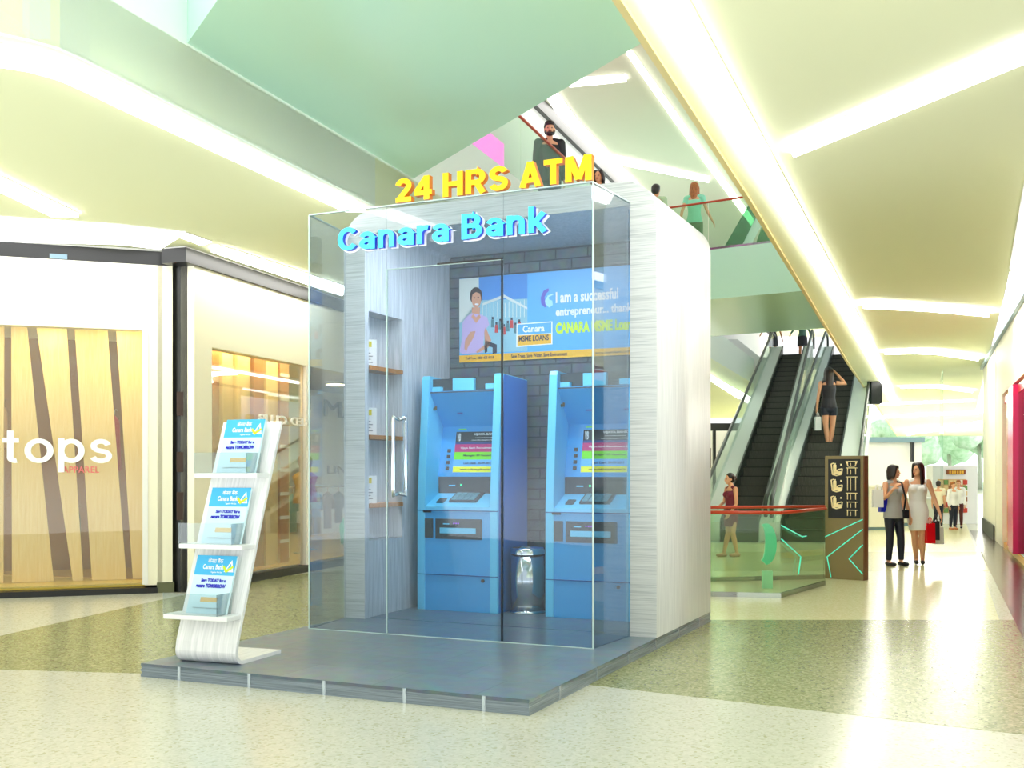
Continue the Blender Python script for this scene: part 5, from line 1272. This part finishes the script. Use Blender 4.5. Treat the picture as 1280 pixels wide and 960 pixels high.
    if hr == 'bun':
        hb((0, .075, .02), (.024, .024, .024)); ht([(0, .085, .02), (0, .1, -.01)], [(.012, .014), (.01, .012)])
    if hr == 'short':
        hb((0, .0, .046), (.046, .052, .032))
    if hr != 'none': o = obj('hair', remesh(b, max(.009, voxel * .9), 1), None, t); o.data.materials.append(hm)
    if outfit.get('beard'):
        b = BM(); ball(b, hc + Rh @ (Vector((0, -.026, -.045)) * h), (.033 * h, .03 * h, .022 * h)); ball(b, hc + Rh @ (Vector((0, -.046, -.024)) * h), (.018 * h, .008 * h, .005 * h), 2)
        for s in (-1, 1): ball(b, hc + Rh @ (Vector((s * .034, -.008, -.028)) * h), (.01 * h, .024 * h, .024 * h), 2)
        obj('beard', b, hm, t)
    # clothes
    def cloth(nm, fn, m, vx=None):
        nonlocal b
        b = BM(); fn(); o = obj(nm, remesh(b, vx or max(.012, voxel), 2), None, t); o.data.materials.append(m)
    tm = outfit.get('top')
    if tm:
        def f():
            hem = outfit.get('hem', .50)
            bot = J['pel'] + Vector((0, 0, (hem - .53) * h))
            fl = outfit.get('flare', 0)
            T_([bot, 'pel', 'wai', J['wai'].lerp(J['che'], .5), 'che', J['che'].lerp(J['shc'], .7)], [(.098 + fl, .076 + fl * .6), (.1 + fl * .6, .076 + fl * .3), (.078 * (1 if female else 1.15) + fl * .3, .062), (.086 * fm, .067), (.097 * fm, .074), (.09 * fm, .058)], side=sx, n=16, dome=False)
            if female:
                for s in (-1, 1): ball(b, J['che'] + sx * (s * .04 * h) + Vector((0, -.048 * h, .01 * h)), .04 * h)
            for s in 'RL':
                tube(b, [J['shc'].lerp(J['sh' + s], .35) + Vector((0, 0, .012 * h)), J['sh' + s]], [.036 * h, (.02 if outfit.get('sleeve', 0) == 0 else .036) * h], 10, dome=True)
                sl = outfit.get('sleeve', 0)
                if sl >= 1: T_(['sh' + s, J['sh' + s].lerp(J['el' + s], .5), 'el' + s, J['el' + s].lerp(J['wr' + s], .9)], [.038 * fm, .034 * fm, .028 * fm, .023 * fm])
                elif sl > 0: T_(['sh' + s, J['sh' + s].lerp(J['el' + s], sl)], [.038 * fm, .034 * fm])
        cloth('top', f, tm)
    dm = outfit.get('dress')
    if dm:
        def f():
            hem = outfit['hem']; bot = Vector((0, 0, hem * h)) + (J['knR'] + J['knL']) * .5 * Vector((1, 1, 0))
            T_([bot, J['pel'].lerp(bot, .5), 'pel', 'wai', J['wai'].lerp(J['che'], .5), 'che', J['che'].lerp(J['shc'], .7)], [(.083, .075), (.1, .08), (.104, .08), (.078, .064), (.084, .067), (.092, .072), (.082, .056)], side=sx, n=18, dome=False)
            for s in (-1, 1): ball(b, J['che'] + sx * (s * .04 * h) + Vector((0, -.048 * h, .01 * h)), .04 * h)
            for s in 'RL': tube(b, [J['shc'].lerp(J['sh' + s], .4) + Vector((0, 0, .008 * h)), J['shc'].lerp(J['sh' + s], .75)], [.034 * h, .026 * h], 10, dome=True)
        cloth('dress', f, dm)
    tr = outfit.get('trousers')
    if tr:
        def f():
            T_([J['pel'] - Vector((0, 0, .04 * h)), 'pel', J['pel'] + Vector((0, 0, .03 * h))], [(.096, .07), (.1, .074), (.088, .066)], side=sx, n=16)
            for s in 'RL':
                hp, kn, an = J['hi' + s], J['kn' + s], J['an' + s]; sh = outfit.get('shorts', 1.0)
                if sh < 1: T_([hp, hp.lerp(kn, sh)], [.058, .058], dome=False)
                else: T_([hp, hp.lerp(kn, .4), kn, kn.lerp(an, .3), kn.lerp(an, .95)], [.057, .05, .038, .038, .028], dome=False)
        cloth('trousers' if outfit.get('shorts', 1) == 1 else 'shorts', f, tr)
    sk = outfit.get('skirt')
    if sk:
        def f(): 
            bot = (J['hiR'].lerp(J['knR'], .75) + J['hiL'].lerp(J['knL'], .75)) / 2
            T_([bot, J['pel'].lerp(bot, .5), 'pel', J['pel'] + Vector((0, 0, .05 * h))], [(.115, .09), (.112, .09), (.104, .082), (.08, .064)], side=sx, n=18, dome=False)
        cloth('skirt', f, sk)
    if outfit.get('shoes'):
        for s in 'RL':
            b = BM(); an = J['an' + s]; ff = J.get('ft' + s, an + Vector((0, -.085, -.024)) * h)
            hl = an + Vector((0, .02, -.022)) * h
            tube(b, [hl, an.lerp(ff, .5) - Vector((0, 0, .014 * h)), ff - Vector((0, .004 * h, 0))], [.022 * h, .022 * h, .018 * h], 12, dome=True)
            if outfit.get('heels'): cyl(b, hl, Vector((hl.x, hl.y + .01 * h, hl.z - .03 * h)), .008 * h, .006 * h)
            obj('shoe', b, outfit['shoes'], t)
    return t
white_c, navy_c, grey_c = flat('white_cloth', (240, 240, 240)), flat('dark_denim', (22, 30, 50)), flat('grey_cloth', (176, 178, 180))
black_c = flat('black_cloth', (22, 24, 32))
def pheight(u, vtop, vfoot):
    P = G(u, vfoot); return P, (vfoot - vtop) / F * P.y
# woman in grey top
P, h = pheight(1117, 581, 707)
person('woman in grey top and dark jeans holding white and blue shopping bags', P, h, .35,
       dict(hair='bob', top=grey_c, hem=.47, flare=.012, trousers=navy_c, shoes=black_c),
       dict(elR=(-.15, -.05, .66), wrR=(-.105, -.12, .76), elL=(.15, 0, .63), wrL=(.17, -.03, .49), anL=(.075, -.02, .045), knL=(.062, -.03, .28), anR=(-.06, .0, .045)), head_yaw=.7, voxel=.0095)
PG, hG = P, h
P, h = pheight(1147, 578, 706)
person('woman in short white dress and strappy black heels carrying red and black bags', P, h, -.3,
       dict(hair='long', hairlen=-.2, dress=white_c, hem=.335, shoes=black_c, heels=True),
       dict(elL=(.155, 0, .64), wrL=(.2, -.05, .5), elR=(-.13, 0, .63), wrR=(-.14, -.03, .49), knR=(-.03, -.01, .28), anR=(-.01, .02, .055), knL=(.04, -.02, .28), anL=(.045, 0, .055)), head_yaw=-.75, voxel=.0095)
PW_, hW = P, h
def bag(label, loc, w, h_, d, col, rz=0.0, handle=.16):
    t = thing('shopping_bag', label, 'bag', loc, rz); b = BM()
    pts = [(-w / 2, -d / 2), (w / 2, -d / 2), (w / 2, d / 2), (-w / 2, d / 2)]
    lo = [b.verts.new((x, y, 0)) for x, y in pts]; hi = [b.verts.new((x * .96, y * .8, h_)) for x, y in pts]
    b.faces.new(lo[::-1])
    for i in range(4): b.faces.new((lo[i], lo[(i + 1) % 4], hi[(i + 1) % 4], hi[i]))
    b.faces.new(hi)
    obj('bag_body', b, col, t)
    b = BM()
    for s in (-1, 1): tube(b, [(-w * .22, s * d * .35, h_ - .01), (-w * .12, s * d * .2, h_ + handle * .7), (0, 0, h_ + handle), (w * .12, s * d * .2, h_ + handle * .7), (w * .22, s * d * .35, h_ - .01)], [.006] * 5, 6)
    obj('handle', b, col, t); return t
def B_at(u, v, y): return DP(u, v, y)
yw = PW_.y - .12; s_ = yw / F
bag('glossy red shopping bag hanging from the hand of the woman in white', DP(1162.5, 679, yw), 11 * s_, 25 * s_, .09, flat('red_bag', (226, 16, 30), .25), .1, 8 * s_)
bag('black shopping bag behind the red one at the woman in white', DP(1169, 675, yw + .14), 10 * s_, 24 * s_, .08, flat('black_bag', (26, 24, 24), .3), -.2, 8 * s_)
bag('plain white shopping bag behind the black one', DP(1172, 680, yw + .28), 14 * s_, 22 * s_, .08, white_c, 0, 12 * s_)
yw = PG.y - .15; s_ = yw / F
bag('white shopping bag raised by the woman in grey', DP(1097, 634, yw), 13 * s_, 22 * s_, .1, white_c, -.1, 7 * s_)
bag('blue shopping bag raised by the woman in grey, behind the white one', DP(1105, 640, yw + .13), 12 * s_, 26 * s_, .09, flat('blue_bag', (20, 40, 200), .3), .2, 9 * s_)
# shoulder bag
t = thing('shoulder_bag', 'small dark shoulder bag on the long strap of the woman in grey', 'bag', DP(1128.5, 648, PG.y), .3)
b = BM(); bx(b, -.05, .05, -.1, .1, 0, .14); obj('bag_body', b, black_c, t, .01)
b = BM(); s_ = PG.y / F; tube(b, [(0, -.03, .13), (-4 * s_, -.14, 25 * s_), (-9 * s_, -.13, 44 * s_), (-8 * s_, .02, 46 * s_)], [.014] * 4, 8); obj('strap', b, black_c, t)
# far people
P, h = pheight(1173, 601, 661)
person('distant man in cream shirt and dark jeans facing the product board', P, h, PI * .85, dict(hair='short', top=flat('cream_shirt', (236, 226, 196)), sleeve=.5, hem=.48, trousers=navy_c, shoes=black_c), female=False, voxel=.014)
P, h = pheight(1191, 602, 662)
person('distant person in white shirt and navy tie beside the product board', P, h, .4, dict(hair='short', hairmat='hairred', top=white_c, sleeve=1, hem=.5, trousers=navy_c, shoes=flat('tan_shoe', (180, 110, 60))), female=False, voxel=.014)
P, h = pheight(1205, 600, 661)
person('distant person in white shirt with a dark shoulder strap and maroon trousers', P + Vector((0, .35, 0)), h, -.5, dict(hair='short', hairmat='hairred', top=white_c, sleeve=1, hem=.5, trousers=flat('maroon', (90, 30, 30)), shoes=black_c), female=False, voxel=.014)
# woman in the red dress by the booth
P = G(914, 696); h = (696 - 591) / F * P.y
person('woman with dark bun in maroon strapless dress behind the glass railing', P, h, -PI / 2 + .35, dict(hair='bun', dress=flat('maroon_dress', (112, 24, 50)), hem=.36, shoes=flat('nude_shoe', (200, 150, 120)), heels=True),
       dict(hed=(0, -.03, .925), elR=(-.11, -.03, .65), wrR=(-.06, -.13, .60), elL=(.11, 0, .63), wrL=(.1, -.08, .52), anR=(-.05, -.07, .045), anL=(.05, .05, .05)), skin='skin', voxel=.0105)
# woman on the escalator
TLp, TRp = None, None
yE = 25.96 * K; FE = DP(1036, 560, yE); h = (563 - 461) / F * yE
person('woman in black top and shorts riding up the escalator, hand at her head', FE + Vector((0, 0, -.03)), h, PI - .05, dict(hair='long', hairlen=-.22, top=black_c, hem=.5, trousers=flat('navy_shorts', (20, 30, 44)), shorts=.42, shoes=flat('red_shoe', (196, 30, 40)), heels=True),
       dict(elR=(-.21, -.02, .80), wrR=(-.1, -.03, .93), elL=(.13, .01, .64), wrL=(.14, -.02, .50), anR=(-.02, -.02, .055), knR=(-.05, -.02, .28), anL=(.02, .03, .055), knL=(.035, 0, .28)), voxel=.012)
ys_ = yE - .1; s_ = ys_ / F
bag('black and white shopping bag carried by the woman on the escalator', DP(1022, 538, ys_), 8 * s_, 17 * s_, .1, flat('white_black_bag', (210, 216, 214)), .2, 6 * s_)
# people at the escalator head
yT = G(1040, 446, Z2).y + 1.6
for (u, lb, of) in ((1003, 'person in black skirt standing at the top of the left escalator', dict(hair='long', top=flat('green_top', (70, 110, 90)), sleeve=1, hem=.5, skirt=black_c, shoes=flat('red_heel', (180, 20, 40)))), (966, 'partly hidden person in dark skirt at the far left escalator head', dict(hair='long', top=black_c, hem=.5, skirt=black_c, shoes=flat('red_heel', (180, 20, 40))))):
    person(lb, Vector(((u - CX) / F * yT, yT, Z2 - .02)), 1.85, 0.1, of, dict(elR=(-.2, -.02, .7), wrR=(-.28, -.05, .6), elL=(.17, 0, .65), wrL=(.2, -.03, .5)), skin='skin2', voxel=.016)
# upper floor people
y = 16.6 * K; ht = H + (HOR - 151.5) / F * y - Z2 + .32
person('bearded man in dark suit standing behind the upper gallery railing', Vector(((687 - CX) / F * y, y, Z2 - .32)), ht, .1, dict(hair='short', beard=True, top=flat('black_suit', (16, 16, 22)), sleeve=1, hem=.46, trousers=black_c, shoes=black_c), female=False, head_yaw=-.1, voxel=.012)
y = 19.2 * K; ht = H + (HOR - 212) / F * y - Z2 + .32
person('dark haired person in dark jacket just above the booth roof', Vector(((749 - CX) / F * y, y, Z2 - .32)), ht, -.5, dict(hair='bob', top=black_c, sleeve=1, hem=.46, trousers=black_c, shoes=black_c), female=False, voxel=.014, skin='skin2')
y = 20.3 * K; ht = H + (HOR - 228) / F * y - Z2
person('red haired woman in mint top walking away on the rear bridge', Vector(((868 - CX) / F * y, y, Z2)), ht, PI - .35, dict(hair='long', hairmat='hairred', hairlen=-.13, top=flat('mint_top', (140, 214, 180)), sleeve=.3, hem=.5, trousers=flat('olive_trousers', (100, 124, 84)), shoes=black_c),
       dict(elR=(-.15, .0, .65), wrR=(-.21, -.04, .53), elL=(.14, .05, .65), wrL=(.16, .06, .52), knR=(-.055, -.06, .29), anR=(-.08, .06, .1), ftR=(-.08, -.02, .03)), voxel=.012)
y = 20.8 * K; ht = H + (HOR - 230.5) / F * y - Z2
person('short haired man in pale green shirt on the rear bridge beside the booth roof', Vector(((820 - CX) / F * y, y, Z2)), ht, PI - .5, dict(hair='short', top=flat('pale_green_shirt', (176, 196, 156)), sleeve=.5, hem=.48, trousers=black_c, shoes=black_c), female=False, voxel=.014, skin='skin2')
# ------------------------------------------------------------------ WORLD, LIGHT, CAMERA
w = bpy.data.worlds.new('World'); bpy.context.scene.world = w; w.use_nodes = True
wn, wl = w.node_tree.nodes, w.node_tree.links; bg = wn['Background']
bg.inputs[0].default_value = (0.96, 0.98, 1.0, 1)
tc = wn.new('ShaderNodeTexCoord'); sx = wn.new('ShaderNodeSeparateXYZ'); mr = wn.new('ShaderNodeMapRange')
wl.new(tc.outputs['Generated'], sx.inputs[0]); wl.new(sx.outputs['Z'], mr.inputs['Value'])
# added glow below the horizon to brighten the ceilings, softer overcast sky above it
mr.inputs['From Min'].default_value = -0.03; mr.inputs['From Max'].default_value = 0.03; mr.inputs['To Min'].default_value = 3.6; mr.inputs['To Max'].default_value = 0.9
wl.new(mr.outputs[0], bg.inputs[1])
cam = bpy.data.cameras.new('Camera'); co = bpy.data.objects.new('Camera', cam); C.objects.link(co)
co.location = (0, 0, H); co.rotation_euler = (PI / 2, 0, 0)
cam.sensor_width = 36.0; cam.lens = 36.0 * F / 1280.0; cam.shift_x = 0.0; cam.shift_y = (HOR - 480) / 1280.0
cam.clip_end = 500; cam.clip_start = 0.05
S = bpy.context.scene; S.camera = co
S.view_settings.view_transform = 'Standard'; S.view_settings.look = 'None'; S.view_settings.exposure = 0.6; S.view_settings.gamma = 1.0
S.view_settings.use_curve_mapping = False
S.cycles.use_denoising = True
S.cycles.max_bounces = 10; S.cycles.transparent_max_bounces = 24; S.cycles.caustics_reflective = False; S.cycles.caustics_refractive = False
